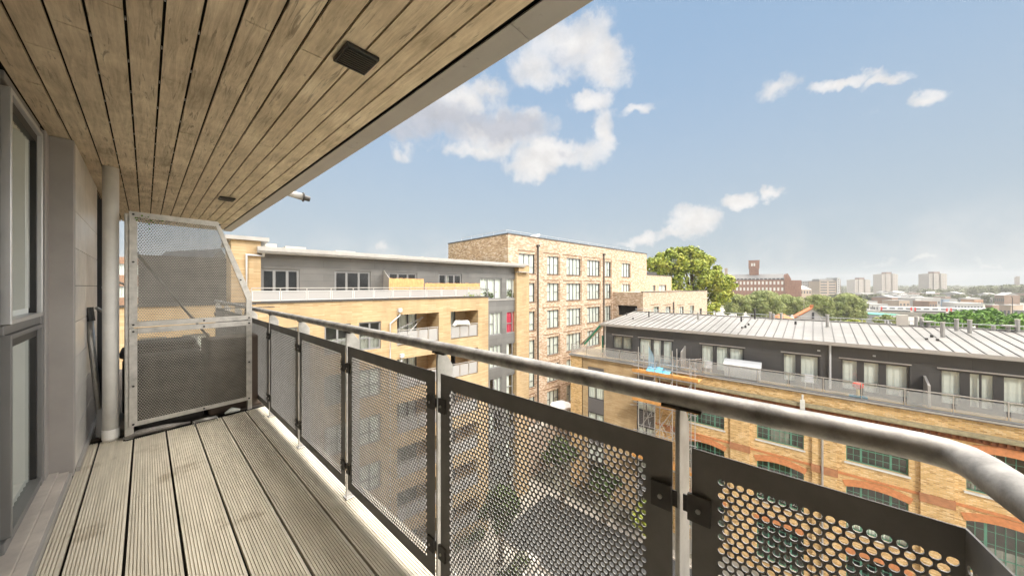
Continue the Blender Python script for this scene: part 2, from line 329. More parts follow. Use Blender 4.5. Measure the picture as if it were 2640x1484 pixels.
# ------------------------------------------------------------------ mesh helpers
class B:
    def __init__(s): s.v = []; s.f = []
    def quad(s, *p):
        i = len(s.v); s.v += [tuple(q) for q in p]; s.f.append(tuple(range(i, i + len(p)))); return s
    def box(s, x0, x1, y0, y1, z0, z1):
        x0, x1 = min(x0, x1), max(x0, x1); y0, y1 = min(y0, y1), max(y0, y1); z0, z1 = min(z0, z1), max(z0, z1)
        i = len(s.v)
        s.v += [(x0, y0, z0), (x1, y0, z0), (x1, y1, z0), (x0, y1, z0), (x0, y0, z1), (x1, y0, z1), (x1, y1, z1), (x0, y1, z1)]
        s.f += [tuple(i + k for k in q) for q in ((3, 2, 1, 0), (4, 5, 6, 7), (0, 1, 5, 4), (1, 2, 6, 5), (2, 3, 7, 6), (3, 0, 4, 7))]
        return s
    def prism(s, pts, off):
        """polygon pts (3-D) swept by vector off"""
        i = len(s.v); n = len(pts); off = Vector(off)
        s.v += [tuple(p) for p in pts] + [tuple(Vector(p) + off) for p in pts]
        s.f.append(tuple(range(i + n - 1, i - 1, -1))); s.f.append(tuple(range(i + n, i + 2 * n)))
        for k in range(n):
            j = (k + 1) % n; s.f.append((i + k, i + j, i + n + j, i + n + k))
        return s
    def tube(s, path, r, n=8, cap=True):
        path = [Vector(p) for p in path]; i0 = len(s.v); m = len(path)
        rr = r if hasattr(r, '__len__') else [r] * m
        prev = None
        for k, p in enumerate(path):
            if k == 0: d = path[1] - p
            elif k == m - 1: d = p - path[k - 1]
            else: d = (path[k + 1] - p).normalized() + (p - path[k - 1]).normalized()
            d.normalize()
            up = Vector((0, 0, 1)) if abs(d.z) < .95 else Vector((1, 0, 0))
            a = d.cross(up).normalized(); b = a.cross(d).normalized()
            sc = 1.0
            if 0 < k < m - 1:
                c = d.dot((p - path[k - 1]).normalized()); sc = 1 / max(c, .5)
            for j in range(n):
                an = 2 * math.pi * j / n
                s.v.append(tuple(p + a * (rr[k] * math.cos(an) * sc) + b * (rr[k] * math.sin(an))))
        for k in range(m - 1):
            for j in range(n):
                a, b2 = i0 + k * n + j, i0 + k * n + (j + 1) % n
                s.f.append((a, a + n, b2 + n, b2))
        if cap:
            s.f.append(tuple(i0 + j for j in range(n))); s.f.append(tuple(i0 + (m - 1) * n + j for j in range(n - 1, -1, -1)))
        return s
    def wall(s, u0, u1, z0, z1, ops, y=0.0, t=.25):
        """upright wall in the x-z plane facing -y with real openings and their reveals"""
        ops = [(max(a, u0), min(b, u1), max(c, z0), min(d, z1)) for a, b, c, d in ops]
        ops = [o for o in ops if o[1] - o[0] > .01 and o[3] - o[2] > .01]
        us = sorted({u0, u1} | {o[0] for o in ops} | {o[1] for o in ops}); zs = sorted({z0, z1} | {o[2] for o in ops} | {o[3] for o in ops})
        for a, b in zip(us, us[1:]):
            run = None
            for c, d in zip(zs, zs[1:]):
                mu, mz = (a + b) / 2, (c + d) / 2
                solid = not any(o[0] < mu < o[1] and o[2] < mz < o[3] for o in ops)
                if solid: run = (run[0], d) if run else (c, d)
                if run and (not solid or d == zs[-1]):
                    s.quad((a, y, run[0]), (b, y, run[0]), (b, y, run[1]), (a, y, run[1]))
                    run = None
        for a, b, c, d in ops:
            s.quad((a, y, c), (a, y, d), (a, y + t, d), (a, y + t, c)); s.quad((b, y, d), (b, y, c), (b, y + t, c), (b, y + t, d))
            s.quad((a, y, d), (b, y, d), (b, y + t, d), (a, y + t, d)); s.quad((b, y, c), (a, y, c), (a, y + t, c), (b, y + t, c))
        return s
    def build(s, name, m, parent=None, smooth=False, bevel=0, **tags):
        me = bpy.data.meshes.new(name); me.from_pydata(s.v, [], s.f); me.materials.append(m)
        if smooth: me.polygons.foreach_set('use_smooth', [True] * len(me.polygons))
        return link(name, me, parent, bevel, **tags)

def link(name, me, parent=None, bevel=0, **tags):
    o = bpy.data.objects.new(name, me); S.collection.objects.link(o)
    if parent: o.parent = parent
    if bevel:
        bm = o.modifiers.new('bevel', 'BEVEL'); bm.width = bevel; bm.segments = 2; bm.limit_method = 'ANGLE'
    for k, v in tags.items():
        if v is not None: o[k] = v
    return o
def empty(name, loc=(0, 0, 0), rz=0.0, **tags):
    o = bpy.data.objects.new(name, None); S.collection.objects.link(o); o.location = loc; o.rotation_euler = (0, 0, rz)
    o.empty_display_size = .1
    for k, v in tags.items():
        if v is not None: o[k] = v
    return o
def ray(px, py): return FV + RV * ((px - CX) / FP) + Vector((0, 0, (CY - py) / FP))
def PT(px, py, Z): return CAM + ray(px, py) * Z
def at_z(px, py, z):
    r = ray(px, py); return CAM + r * ((z - H) / r.z)
def gz(px, Z, c):                                   # point seen at column px, Z deep, c above the eye
    p = PT(px, CY, Z); return Vector((p.x, p.y, H + c))
GZ = H - 20.0                                        # street level

class Fac:
    """a facade: local x along it (to the right as seen), local y into the building, z up (world heights)"""
    def __init__(s, p, ang, name, **tags):
        # ang: heading of the x axis measured from +y towards +x
        s.o = Vector((p[0], p[1], 0)); s.ux = Vector((math.sin(ang), math.cos(ang), 0)); s.uy = Vector((-s.ux.y, s.ux.x, 0))
        s.root = empty(name, s.o, math.atan2(s.ux.y, s.ux.x), **tags)
    def uz(s, px, py=CY, y=0.0):
        r = ray(px, py); n = s.uy; q = s.o + n * y - CAM
        k = Vector((q.x, q.y, 0)).dot(n) / r.dot(n); w_ = CAM + r * k
        return (w_ - s.o).dot(s.ux), w_.z
    def u(s, px, y=0.0): return s.uz(px, CY, y)[0]
    def z(s, px, py, y=0.0): return s.uz(px, py, y)[1]

def window(parent, u0, u1, z0, z1, y, mull=(), trans=(), fm=M_frame, fw=.06, curt=None, cz=(0, 1), cu=(0, 1), name='window', fd=.07, wob=.03):
    b = B()
    b.box(u0, u0 + fw, y, y + fd, z0, z1); b.box(u1 - fw, u1, y, y + fd, z0, z1)
    b.box(u0 + fw, u1 - fw, y, y + fd, z0, z0 + fw); b.box(u0 + fw, u1 - fw, y, y + fd, z1 - fw, z1)
    W, Hh = u1 - u0, z1 - z0
    for m_ in mull:
        c, hw = (m_, fw * .5) if not isinstance(m_, tuple) else m_
        b.box(u0 + W * c - hw, u0 + W * c + hw, y + .004, y + fd - .004, z0 + fw, z1 - fw)
    for (a, c, h) in trans:
        b.box(u0 + W * a + fw * .5, u0 + W * c - fw * .5, y + .008, y + fd - .008, z0 + Hh * h - fw * .4, z0 + Hh * h + fw * .4)
    wn = b.build(name, fm, parent)
    g = B().quad((u0 + .01, y + fd * .6, z0 + .01), (u1 - .01, y + fd * .6, z0 + .01), (u1 - .01, y + fd * .6, z1 - .01), (u0 + .01, y + fd * .6, z1 - .01))
    g.build('pane', M_glass, wn)
    if curt:
        c = B(); a0, a1 = u0 + W * cu[0] + .02, u0 + W * cu[1] - .02; c0, c1 = z0 + Hh * cz[0] + .02, z0 + Hh * cz[1] - .02
        n = max(6, int((a1 - a0) / .09)); ys = [y + fd + .08 + wob * math.sin(k * 2.1) + .01 * random.random() for k in range(n + 1)]
        for k in range(n):
            ua, ub = a0 + (a1 - a0) * k / n, a0 + (a1 - a0) * (k + 1) / n
            c.quad((ua, ys[k], c0), (ub, ys[k + 1], c0), (ub, ys[k + 1], c1), (ua, ys[k], c1))
        c.build('curtain', curt, wn)
    return wn

def perf_sheet(name, W, Hh, p, d, margin, th, m, inside=None, ml=None):
    """perforated sheet in the local x-z plane, x 0..W, z 0..Hh, thickness th along y, round holes staggered row by row"""
    rh = p * .866; nr = int((Hh - 2 * margin) / rh); nc = int((W - 2 * margin) / p)
    x0 = (W - nc * p) / 2
    if ml is not None: nc = int((W - ml - margin) / p); x0 = ml
    z0 = (Hh - nr * rh) / 2; r = d / 2
    outer = [(-.5, -.5), (-1/6, -.5), (1/6, -.5), (.5, -.5), (.5, -1/6), (.5, 1/6), (.5, .5), (1/6, .5), (-1/6, .5), (-.5, .5), (-.5, 1/6), (-.5, -1/6)]
    ox = np.array([q[0] * p for q in outer]); oz = np.array([q[1] * rh for q in outer])
    an = np.arctan2(oz, ox); ix, iz = r * np.cos(an), r * np.sin(an)
    cx, cz, fill = [], [], []
    for j in range(nr):
        z = z0 + (j + .5) * rh; sh = (j % 2) * .5 * p; k = nc - (j % 2)
        for i in range(k):
            x = x0 + sh + (i + .5) * p
            if inside is None or inside(x, z): cx.append(x); cz.append(z)
        if j % 2 and inside is None:
            fill.append((x0, x0 + p / 2, z - rh / 2, z + rh / 2)); fill.append((x0 + nc * p - p / 2, x0 + nc * p, z - rh / 2, z + rh / 2))
    if inside is None:
        zt = z0 + nr * rh; xt = x0 + nc * p
        fill += [(0, x0, z0, zt), (xt, W, z0, zt), (0, W, 0, z0), (0, W, zt, Hh)]
    cx = np.array(cx); cz = np.array(cz); N = len(cx)
    def lay(px_, pz_, y):
        a = np.zeros((N, 12, 3)); a[:, :, 0] = cx[:, None] + px_[None]; a[:, :, 2] = cz[:, None] + pz_[None]; a[:, :, 1] = y; return a
    V = np.concatenate([lay(ox, oz, 0), lay(ix, iz, 0), lay(ix, iz, th), lay(ox, oz, th)], axis=1).reshape(-1, 3)   # 48 per cell
    base = (np.arange(N) * 48)[:, None]; k = np.arange(12)[None]; k1 = (np.arange(12)[None] + 1) % 12
    fs = []
    for a, b in ((0, 12), (12, 24), (24, 36)):
        fs.append(np.stack([base + a + k, base + a + k1, base + b + k1, base + b + k], axis=2).reshape(-1, 4))
    F = np.concatenate(fs); V = V.tolist(); F = F.tolist()
    bb = B()
    for (a, b_, c, e) in fill:
        bb.quad((a, 0, c), (b_, 0, c), (b_, 0, e), (a, 0, e)); bb.quad((b_, th, c), (a, th, c), (a, th, e), (b_, th, e))
    if inside is None:
        bb.quad((0, 0, Hh), (W, 0, Hh), (W, th, Hh), (0, th, Hh)); bb.quad((W, 0, 0), (0, 0, 0), (0, th, 0), (W, th, 0))
        bb.quad((0, 0, 0), (0, 0, Hh), (0, th, Hh), (0, th, 0)); bb.quad((W, 0, Hh), (W, 0, 0), (W, th, 0), (W, th, Hh))
    n0 = len(V); V += bb.v; F += [tuple(n0 + q for q in f) for f in bb.f]
    me = bpy.data.meshes.new(name); me.from_pydata(V, [], F); me.materials.append(m); return me

# ================================================================== OUR BALCONY
def balcony():
    S0, S1 = -1.3, 4.52
    # deck of grooved boards
    b = B(); g0 = -.272 - .2005
    for k in range(8):
        a, e = g0 + .2005 * k + .0062, g0 + .2005 * (k + 1) - .0062
        a = max(a, -.347); e = min(e, .955 if k == 7 else e)
        if k == 7: a, e = g0 + .2005 * 7 + .0035, g0 + .2005 * 7 + .06
        n = max(2, int((e - a) / .0118)); wv = (e - a) / n
        prof = [(a, -.022)]
        for i in range(n):
            x = a + wv * i
            prof += [(x + .0004, 0), (x + wv * .72, 0), (x + wv * .74, -.007), (x + wv * .97, -.007)] if i < n - 1 else [(x + .0004, 0), (x + wv, 0)]
        prof.append((e, -.022))
        end = lambda x: 4.50 + .135 * (x + .10) - .03 if x > -.14 else 4.60
        i0 = len(b.v); m = len(prof)
        for (x, z) in prof: b.v.append((x, S0, z))
        for (x, z) in prof: b.v.append((x, end(x), z))
        for i in range(m - 1): b.f.append((i0 + i, i0 + i + 1, i0 + m + i + 1, i0 + m + i)[::-1])
        b.f.append(tuple(i0 + m + i for i in range(m)))
    b.build('floor', M_deck, kind='structure')
    B().box(-.36, .97, S0, 8.5, -.30, -.03).build('ground_slab', M_void, kind='structure')
    b = B(); b.box(-.36, .95, 4.75, 8.45, -.029, -.004)
    b.build('path', mat('neighbour_deck', (.13, .11, .09), .8, vary=.3), kind='structure')
    # soffit
    b = B(); x0 = -.359; zc = H + 1.05
    for k in range(-1, 13):
        a, e = x0 + .1018 * k + .0045, x0 + .1018 * (k + 1) - .0045
        s = S0 + random.random() * 1.2 - 1.5
        while s < 8.2:
            ln = random.choice([1.2, 1.8, 2.4, 2.4]); s2 = min(s + ln, 8.25)
            b.box(a, e, max(s, S0) + .0024, s2 - .0024, zc + random.uniform(-.0006, .0006), zc + .012); s = s2
    b.build('ceiling', M_soffit, kind='structure')
    B().box(-.62, 1.10, S0, 8.3, zc + .03, zc + .35).build('roof_slab', M_void, kind='structure')
    b = B()
    for k in range(2, 6):
        for j in range(14):
            b.box(x0 + .1018 * k - .0022, x0 + .1018 * k + .0022, .5 + .37 * j + .13 * k, .518 + .37 * j + .13 * k, zc + .002, zc + .01)
    b.build('ceiling_clips', M_palemetal, kind='structure')
    t = empty('fascia', (1.0, 0, zc), label='grey metal edge trim running along the outside of the timber soffit', category='fascia')
    segs = [S0, .9, 2.6, 4.4, 6.2, 8.3]
    for a, e in zip(segs, segs[1:]):
        B().box(-.018, .108, a + .0015, e - .0015, 0, .008).box(.1, .108, a + .0015, e - .0015, .008, .36).build('trim_panel', M_fascia, t, bevel=.002)
    # ceiling lights
    for i, s in enumerate((1.555, 5.18)):
        t = empty('ceiling_light', (.65, s, zc), label=('square black louvred light in the timber soffit closest to the viewer', 'small looking black light in the soffit just past the perforated screen')[i],
                  category='light', group='black lights set in the soffit')
        h = B().box(-.072, .072, -.08, .08, -.02, -.001).build('housing', M_black, t, bevel=.004)
        g = B()
        for k in range(9): g.box(-.062, .062, -.066 + k * .0155, -.060 + k * .0155, -.026, -.0205)
        g.build('louvre', M_black, t)
    # railing
    V = .885; zr = H - .272
    rt = empty('balcony_railing', (V, 0, 0), label='steel balcony railing with round handrail and dark perforated panels', category='railing')
    path = [(0, 8.3, zr), (0, 4, zr), (0, 1, zr + .001), (0, -.09, zr), (-.001, -.135, zr), (-.008, -.160, zr), (-.024, -.177, zr), (-.05, -.186, zr), (-.6, -.186 - .102, zr), (-1.2, -.186 - .214, zr)]
    B().tube(path, .0242, 28).build('handrail', M_rail, rt, smooth=True)
    posts = [.239 + .9905 * k for k in range(9)]
    W = .9475; sh = perf_sheet('panel', W, .908, .0176, .0136, .053, .003, M_panel)
    for i, s in enumerate(posts):
        if i > 8: break
        p = B(); y0, y1 = s + .0005, s + .0115
        # flat bar, its long side pointing outwards, cut away under the handrail, flared at the foot
        prof = [(-.020, 0), (.075, 0), (.075, .012), (.066, .05), (.064, zr - .085), (.018, zr - .020), (-.016, zr - .020), (-.020, zr - .05), (-.020, .012)]
        p.prism([(x, y0, z) for x, z in prof], (0, y1 - y0, 0))
        p.box(-.03, .085, s - .03, s + .03, 0, .008)
        B().prism([(-.02, s - .045, zr - .026), (.02, s - .045, zr - .026), (.016, s - .045, zr - .019), (-.016, s - .045, zr - .019)], (0, .09, 0)).build('saddle', M_clamp, rt)
        po = p.build('post', M_galv, rt, bevel=.0015)
        for z in (H - .515, H - 1.15):
            c = B()
            for sg in (-1, 1):
                c.box(-.0310, -.0215, s + sg * .018, s + sg * .066, z - .031, z + .031)
                c.box(-.0210, -.0165, s + sg * .006, s + sg * .020, z - .020, z + .020)
            cl = c.build('clamp', M_clamp, rt, bevel=.0012)
            bo = B()
            for sg in (-1, 1): bo.tube([(-.038, s + sg * .042, z), (-.0336, s + sg * .042, z)], .0055, 8)
            bo.build('bolt', M_galv, cl)
    for i in range(8):
        o = link('panel', sh, rt); o.location = (-.0185, posts[i] + .0176, .068); o.rotation_euler = (0, 0, rad(90)); o.scale = (1, 1, 1)
    # last panel, folded at the corner
    L1 = .2136 + .175
    s1 = perf_sheet('panel', L1, .908, .0176, .0136, .050, .003, M_panel, ml=.003)
    o = link('panel', s1, rt); o.location = (-.0185, -.175, .068); o.rotation_euler = (0, 0, rad(90))
    s2 = perf_sheet('return_panel', .95, .908, .0176, .0136, .050, .003, M_panel, ml=.006)
    o = link('return_panel', s2, rt); a = math.atan2(-.183, -.983); o.location = (-.0182, -.1745, .068); o.rotation_euler = (0, 0, a)
    # privacy screen
    ang = math.atan2(.89, .12); F = Fac((-.10, 4.50), ang, 'privacy_screen', label='perforated steel privacy screen with a sloping top corner closing the balcony end', category='screen')
    r = F.root; Wd = .898; zt, zm, zb = H + .668, H - .373, .105; xc = .613; zk = H - .10
    def inside(x, z):
        if x < .02 or x > Wd - .02 or z < .02 or z > zt - zm - .03: return False
        zz = z + zm
        return (x - xc) * (zk - zt) - (zz - zt) * (Wd - xc) > 0.012 or x < xc - .02
    inn = lambda x, z: inside(x, z) and (z + zm < zt + (zk - zt) * (x - xc) / (Wd - xc) - .03 or x < xc)
    up = perf_sheet('upper_sheet', Wd, zt - zm, .0178, .0122, .02, .002, M_screen, inside=inn); o = link('upper_sheet', up, r); o.location = (0, 0, zm)
    lo = perf_sheet('lower_sheet', Wd, zm - zb, .0178, .0122, .02, .002, M_screen); o = link('lower_sheet', lo, r); o.location = (0, 0, zb)
    f = B(); fw = .05; y0, y1 = -.007, -.0005
    sl = (zk - zt) / (Wd - xc); nl = math.hypot(sl, 1)
    def bar(pts): f.prism([(x, y0, z) for x, z in pts], (0, y1 - y0, 0))
    off = fw * nl
    def frame_up():
        bar([(0, zm + .006), (fw, zm + .006), (fw, zt), (0, zt)])
        bar([(fw, zt - fw), (xc - .02, zt - fw), (xc, zt), (fw, zt)])
        bar([(xc, zt), (xc - .02, zt - fw), (Wd - fw, zk - .035), (Wd, zk)])
        bar([(Wd - fw, zm + .006 + fw), (Wd, zm + .006 + fw), (Wd, zk), (Wd - fw, zk - .035)])
        bar([(fw, zm + .006), (Wd, zm + .006), (Wd, zm + .006 + fw), (fw, zm + .006 + fw)])
    frame_up(); f.build('upper_frame', M_scrframe, r, bevel=.0015)
    f = B()
    bar([(0, zb), (fw, zb), (fw, zm - .004), (0, zm - .004)]); bar([(Wd - fw, zb), (Wd, zb), (Wd, zm - .004), (Wd - fw, zm - .004)])
    bar([(fw, zm - .004 - fw), (Wd - fw, zm - .004 - fw), (Wd - fw, zm - .004), (fw, zm - .004)]); bar([(fw, zb), (Wd - fw, zb), (Wd - fw, zb + .04), (fw, zb + .04)])
    f.build('lower_frame', M_scrframe, r, bevel=.0015)
    B().box(-.022, .03, .003, .045, 0, zt - .02).build('leg', M_scrframe, r, bevel=.003)
    B().box(Wd - .035, Wd + .006, .003, .045, 0, zk - .04).build('leg', M_scrframe, r, bevel=.003)
    B().tube([(.03, .03, H + .33), (.60, .25, H - .55)], .011, 8).build('brace', M_galv, r, smooth=True)
    for (x, z) in [(.025, zt - .025), (xc + .01, zt - .03), (.025, zt - .45), (Wd - .1, zk + .17), (.025, zm + .03), (.5, zm + .03), (Wd - .025, zm + .03), (.025, zm - .03), (.5, zm - .03), (Wd - .025, zm - .03),
                   (.025, zb + .36), (Wd - .025, zb + .42), (.025, zb + .02), (.5, zb + .02), (Wd - .025, zb + .02)]:
        B().tube([(x, -.012, z), (x, -.006, z)], .0085, 8).build('bolt', M_black, r)
    lv = B()
    for k in range(14):
        x, z = .04 + abs(random.gauss(0, .07)), zt - .03 - abs(random.gauss(0, .04)); q = random.uniform(.006, .013); an = random.random() * 6
        lv.quad((x, -.02 + random.uniform(-.01, .01), z), (x + q * math.cos(an), -.03, z + q * math.sin(an)), (x + q * (math.cos(an) - math.sin(an)), -.02, z + q * (math.sin(an) + math.cos(an))), (x - q * math.sin(an), -.012, z + q * math.cos(an)))
    lv.build('ivy_sprig', L_shrub, label='small sprig of ivy leaves at the top corner of the perforated screen', category='plant').matrix_world = Matrix.Translation(F.o) @ Matrix.Rotation(r.rotation_euler.z, 4, 'Z')
balcony()

def own_wall():
    F = Fac((-.45, 0), 0.0, 'apartment_building', label='own apartment building with dark framed glazed door and brushed metal cladding at the balcony', category='building')
    r = F.root
    B().box(-18, 8.6, .75, 13, GZ, H + 7).box(-18, 8.6, -.9, .745, H + 1.36, H + 7).box(-18, -1.35, -.3, .745, GZ, H + 1.35).build('wall', M_cream, r)
    B().box(-1.3, 3.9, .28, .7, .0, H + 1.04).build('room', M_int, r)
    # glazed door: opening casement above, fixed pane below
    d = B(); d.box(2.4, 2.90, .02, .12, .06, H + 1.03).box(3.72, 3.81, .005, .12, .06, H + 1.03).box(2.90, 3.72, .01, .12, H + 1.0, H + 1.045)
    d.box(2.90, 3.72, .01, .12, H - .238, H - .192).box(2.90, 3.72, .01, .12, .05, .11)
    dw = d.build('glazed_door', M_jamb, r, bevel=.004)
    for nm, z0, z1, mm in (('casement', H - .19, H + .985, M_alu), ('casement', .115, H - .24, M_jamb)):
        c = B(); a, e = 2.94, 3.70; fw = .024
        c.box(a, a + fw, -.004, .03, z0, z1).box(e - fw, e, -.004, .05, z0, z1).box(a + fw, e - fw, -.004, .05, z0, z0 + fw).box(a + fw, e - fw, -.004, .05, z1 - fw, z1)
        g = B().box(a + fw + .001, a + fw + .026, .016, .05, z0 + fw, z1 - fw).box(e - fw - .026, e - fw - .001, .016, .05, z0 + fw, z1 - fw).box(a + fw + .026, e - fw - .026, .016, .05, z1 - fw - .05, z1 - fw - .001); g.build('gasket', M_black, dw)
        cc = c.build(nm, mm, dw, bevel=.003)
    B().quad((2.97, .028, .15), (3.68, .028, .15), (3.68, .028, H - .29), (2.97, .028, H - .29)).quad((2.97, .028, H - .13), (3.68, .028, H - .13), (3.68, .028, H + .95), (2.97, .028, H + .95)).build('pane', M_glass, dw)
    c = B(); n = 22
    for k in range(n):
        a, e = 2.95 + .75 * k / n, 2.95 + .75 * (k + 1) / n
        c.quad((a, .042 + .008 * (k % 2), .13), (e, .042 + .008 * ((k + 1) % 2), .13), (e, .042 + .008 * ((k + 1) % 2), H + .93), (a, .042 + .008 * (k % 2), H + .93))
    c.build('curtain', M_curt, dw)
    B().box(-1.3, 3.92, -.085, -.04, 0, .045).box(-1.3, 3.92, -.04, .14, 0, .058).build('door_sill', M_dirt, r, bevel=.003)
    B().box(-1.3, 3.9, -.10, -.0855, -.01, .038).build('sill_edge', M_palemetal, r)
    B().box(3.925, 4.0, -.105, .14, .0, H + 1.045).box(3.815, 3.924, .0, .14, 0, H + 1.045).build('pilaster', M_pillar, r, bevel=.004)
    js = [.02, .30, .565, .83, 1.095, 1.36, 1.635, 1.905, 2.17, H + 1.045]
    for (a, e) in ((4.004, 4.60), (4.606, 5.62)):
        for z0, z1 in zip(js, js[1:]):
            B().box(a, e, -.105, -.09, z0 + .002, z1 - .002).build('cladding_panel', M_brushed, r, bevel=.002)
    B().box(3.99, 8.5, -.088, .14, .0, H + 1.045).build('backing', M_void, r)
    B().box(4.0, 8.5, -.125, -.106, 0, .035).build('skirting', M_palemetal, r)
    for a in (5.75, 7.2):
        window(r, a, a + 1.2, .06, H + .95, -.16, mull=(.5,), fm=M_frame, curt=None)
    B().tube([(5.62, -.17, H + .10), (5.8, -.29, H + .02)], .012, 8).build('stay_arm', M_galv, r); B().tube([(4.95, -.14, H - .20), (5.05, -.22, H - .28)], .014, 8).build('stay_arm', M_galv, r)
    # grey pipe in the corner
    t = empty('downpipe', (-.207, 4.60, 0), label='thick white painted downpipe from deck to soffit beside the perforated screen', category='pipe')
    B().tube([(0, 0, -.03), (0, 0, H + 1.048)], .049, 28).build('pipe', M_pipe, t, smooth=True)
    B().tube([(0, 0, .02), (0, 0, .10)], .053, 28).build('collar', M_pipe, t); B().tube([(0, 0, H - .02), (0, 0, H + .0)], .051, 28).build('collar', M_pipe, t)
    # things leaning and lying beyond the screen
    t = empty('mop', (-.285, 4.74, 0), label='old mop with a pale handle leaning in the corner behind the white downpipe', category='mop')
    B().tube([(0.02, 0, .0), (-.03, 0, .75), (-.05, 0, 1.10)], [.017, .022, .026], 10).build('handle', M_galv, t, smooth=True)
    B().tube([(-.048, 0, 1.05), (-.058, 0, 1.17)], .034, 10).build('grip', M_black, t)
    B().tube([(.03, 0, .02), (.015, 0, .26)], [.045, .026], 10).build('mop_head', M_white, t)
    def thing(name, lab, cat, parts, loc, rz=0, group=None):
        t = empty(name, loc, rz, label=lab, category=cat, group=group)
        for (nm, bb, m, bev, sm) in parts: bb.build(nm, m, t, smooth=sm, bevel=bev)
        return t
    lid = B().box(-.30, .30, -.22, .22, .62, .70).box(-.27, .27, -.19, .19, .70, .76)
    thing('barbecue', 'bulky dark covered barbecue standing behind the lower half of the screen', 'barbecue',
          [('body', B().box(-.28, .28, -.20, .20, .06, .615), mat('dark_cover', (.03, .027, .024), .7, vary=.3), .03, False), ('lid', lid, mat('dark_cover', (.05, .045, .04)), .03, False),
           ('shelf', B().box(.29, .50, -.16, .16, .60, .63), M_galv, .005, False)], (.12, 5.35, 0))
    thing('storage_box', 'low brown plastic box stored behind the screen on the next balcony', 'box',
          [('body', B().box(-.2, .2, -.2, .2, 0, .42), mat('brown_plastic', (.10, .07, .05), .6), .02, False), ('lid', B().box(-.21, .21, -.21, .21, .425, .46), mat('brown_plastic', (.10, .07, .05)), .01, False)], (.62, 5.35, 0))
    thing('planter_box', 'tall dark fabric planter right behind the left half of the lower screen', 'planter', [('sack', B().box(-.24, .24, -.16, .16, 0, .70), mat('dark_cover', (.03, .027, .024)), .05, False)], (.16, 4.78, 0), .1)
    thing('crate', 'dark stacked crate right behind the right half of the lower screen', 'crate', [('crate', B().box(-.24, .24, -.15, .15, 0, .80), mat('brown_plastic', (.10, .07, .05)), .02, False)], (.66, 4.84, 0), .13)
    wr = B()
    for k in range(4): wr.tube([(-.085, -.03 + k * .02, .035), (.085, -.03 + k * .02, .035)], .003, 6)
    for x in (-.085, .085): wr.tube([(x, -.035, .035), (x, .035, .035), (x, .035, .002)], .0035, 6); wr.tube([(x, -.035, .035), (x, -.035, .002)], .0035, 6)
    thing('wire_rack', 'small chrome wire rack on the deck under the bottom edge of the screen', 'rack', [('wires', wr, M_galv, 0, True)], (.40, 4.49, 0), .13)
    bag = B().tube([(-.22, 0, .015), (-.12, .01, .03), (.05, .0, .028), (.22, .01, .012)], [.012, .03, .028, .01], 8)
    thing('plastic_bag', 'crumpled grey plastic bag lying flat under the screen', 'bag', [('film', bag, mat('grey_film', (.22, .2, .18), .35, vary=.3, vscale=30, bump=.8, bscale=60), 0, True)], (.08, 4.535, 0), .13)
    thing('cloth', 'balled up pale cloth on the deck under the screen by the rack', 'cloth', [('fabric', B().tube([(-.06, 0, .02), (0, .01, .035), (.07, 0, .02)], [.01, .03, .012], 8), M_curt, 0, True)], (.62, 4.60, 0), .2)
    # on the outside
    t = empty('overflow_pipe', (1.108, 4.6, H + 1.085), label='stubby grey overflow pipe with a dark end sticking out below the soffit edge', category='pipe')
    B().tube([(-.1, 0, .03), (.175, 0, 0)], [.03, .042], 14).build('spout', M_palemetal, t, smooth=True)
    B().tube([(.176, 0, 0), (.186, 0, 0)], .056, 14).tube([(.186, 0, -.004), (.25, 0, -.012)], .032, 14).build('cap', M_coping, t)
    t = empty('tv_aerial', (1.0, 6.1, H - .31), label='dark television aerial fixed outside the far end of the railing', category='aerial')
    B().tube([(-.1, -.1, -.45), (-.02, -.02, .02)], .012, 6).build('mast', M_coping, t)
    a = B().tube([(-.3, .02, 0), (.32, -.02, 0)], .007, 6)
    for k in range(6): a.tube([(-.28 + k * .11, -.12, .0), (-.28 + k * .11, .12, .0)], .004, 5)
    a.tube([(-.3, .05, .05), (.1, .02, .05)], .007, 6); a.build('elements', M_coping, t)
own_wall()

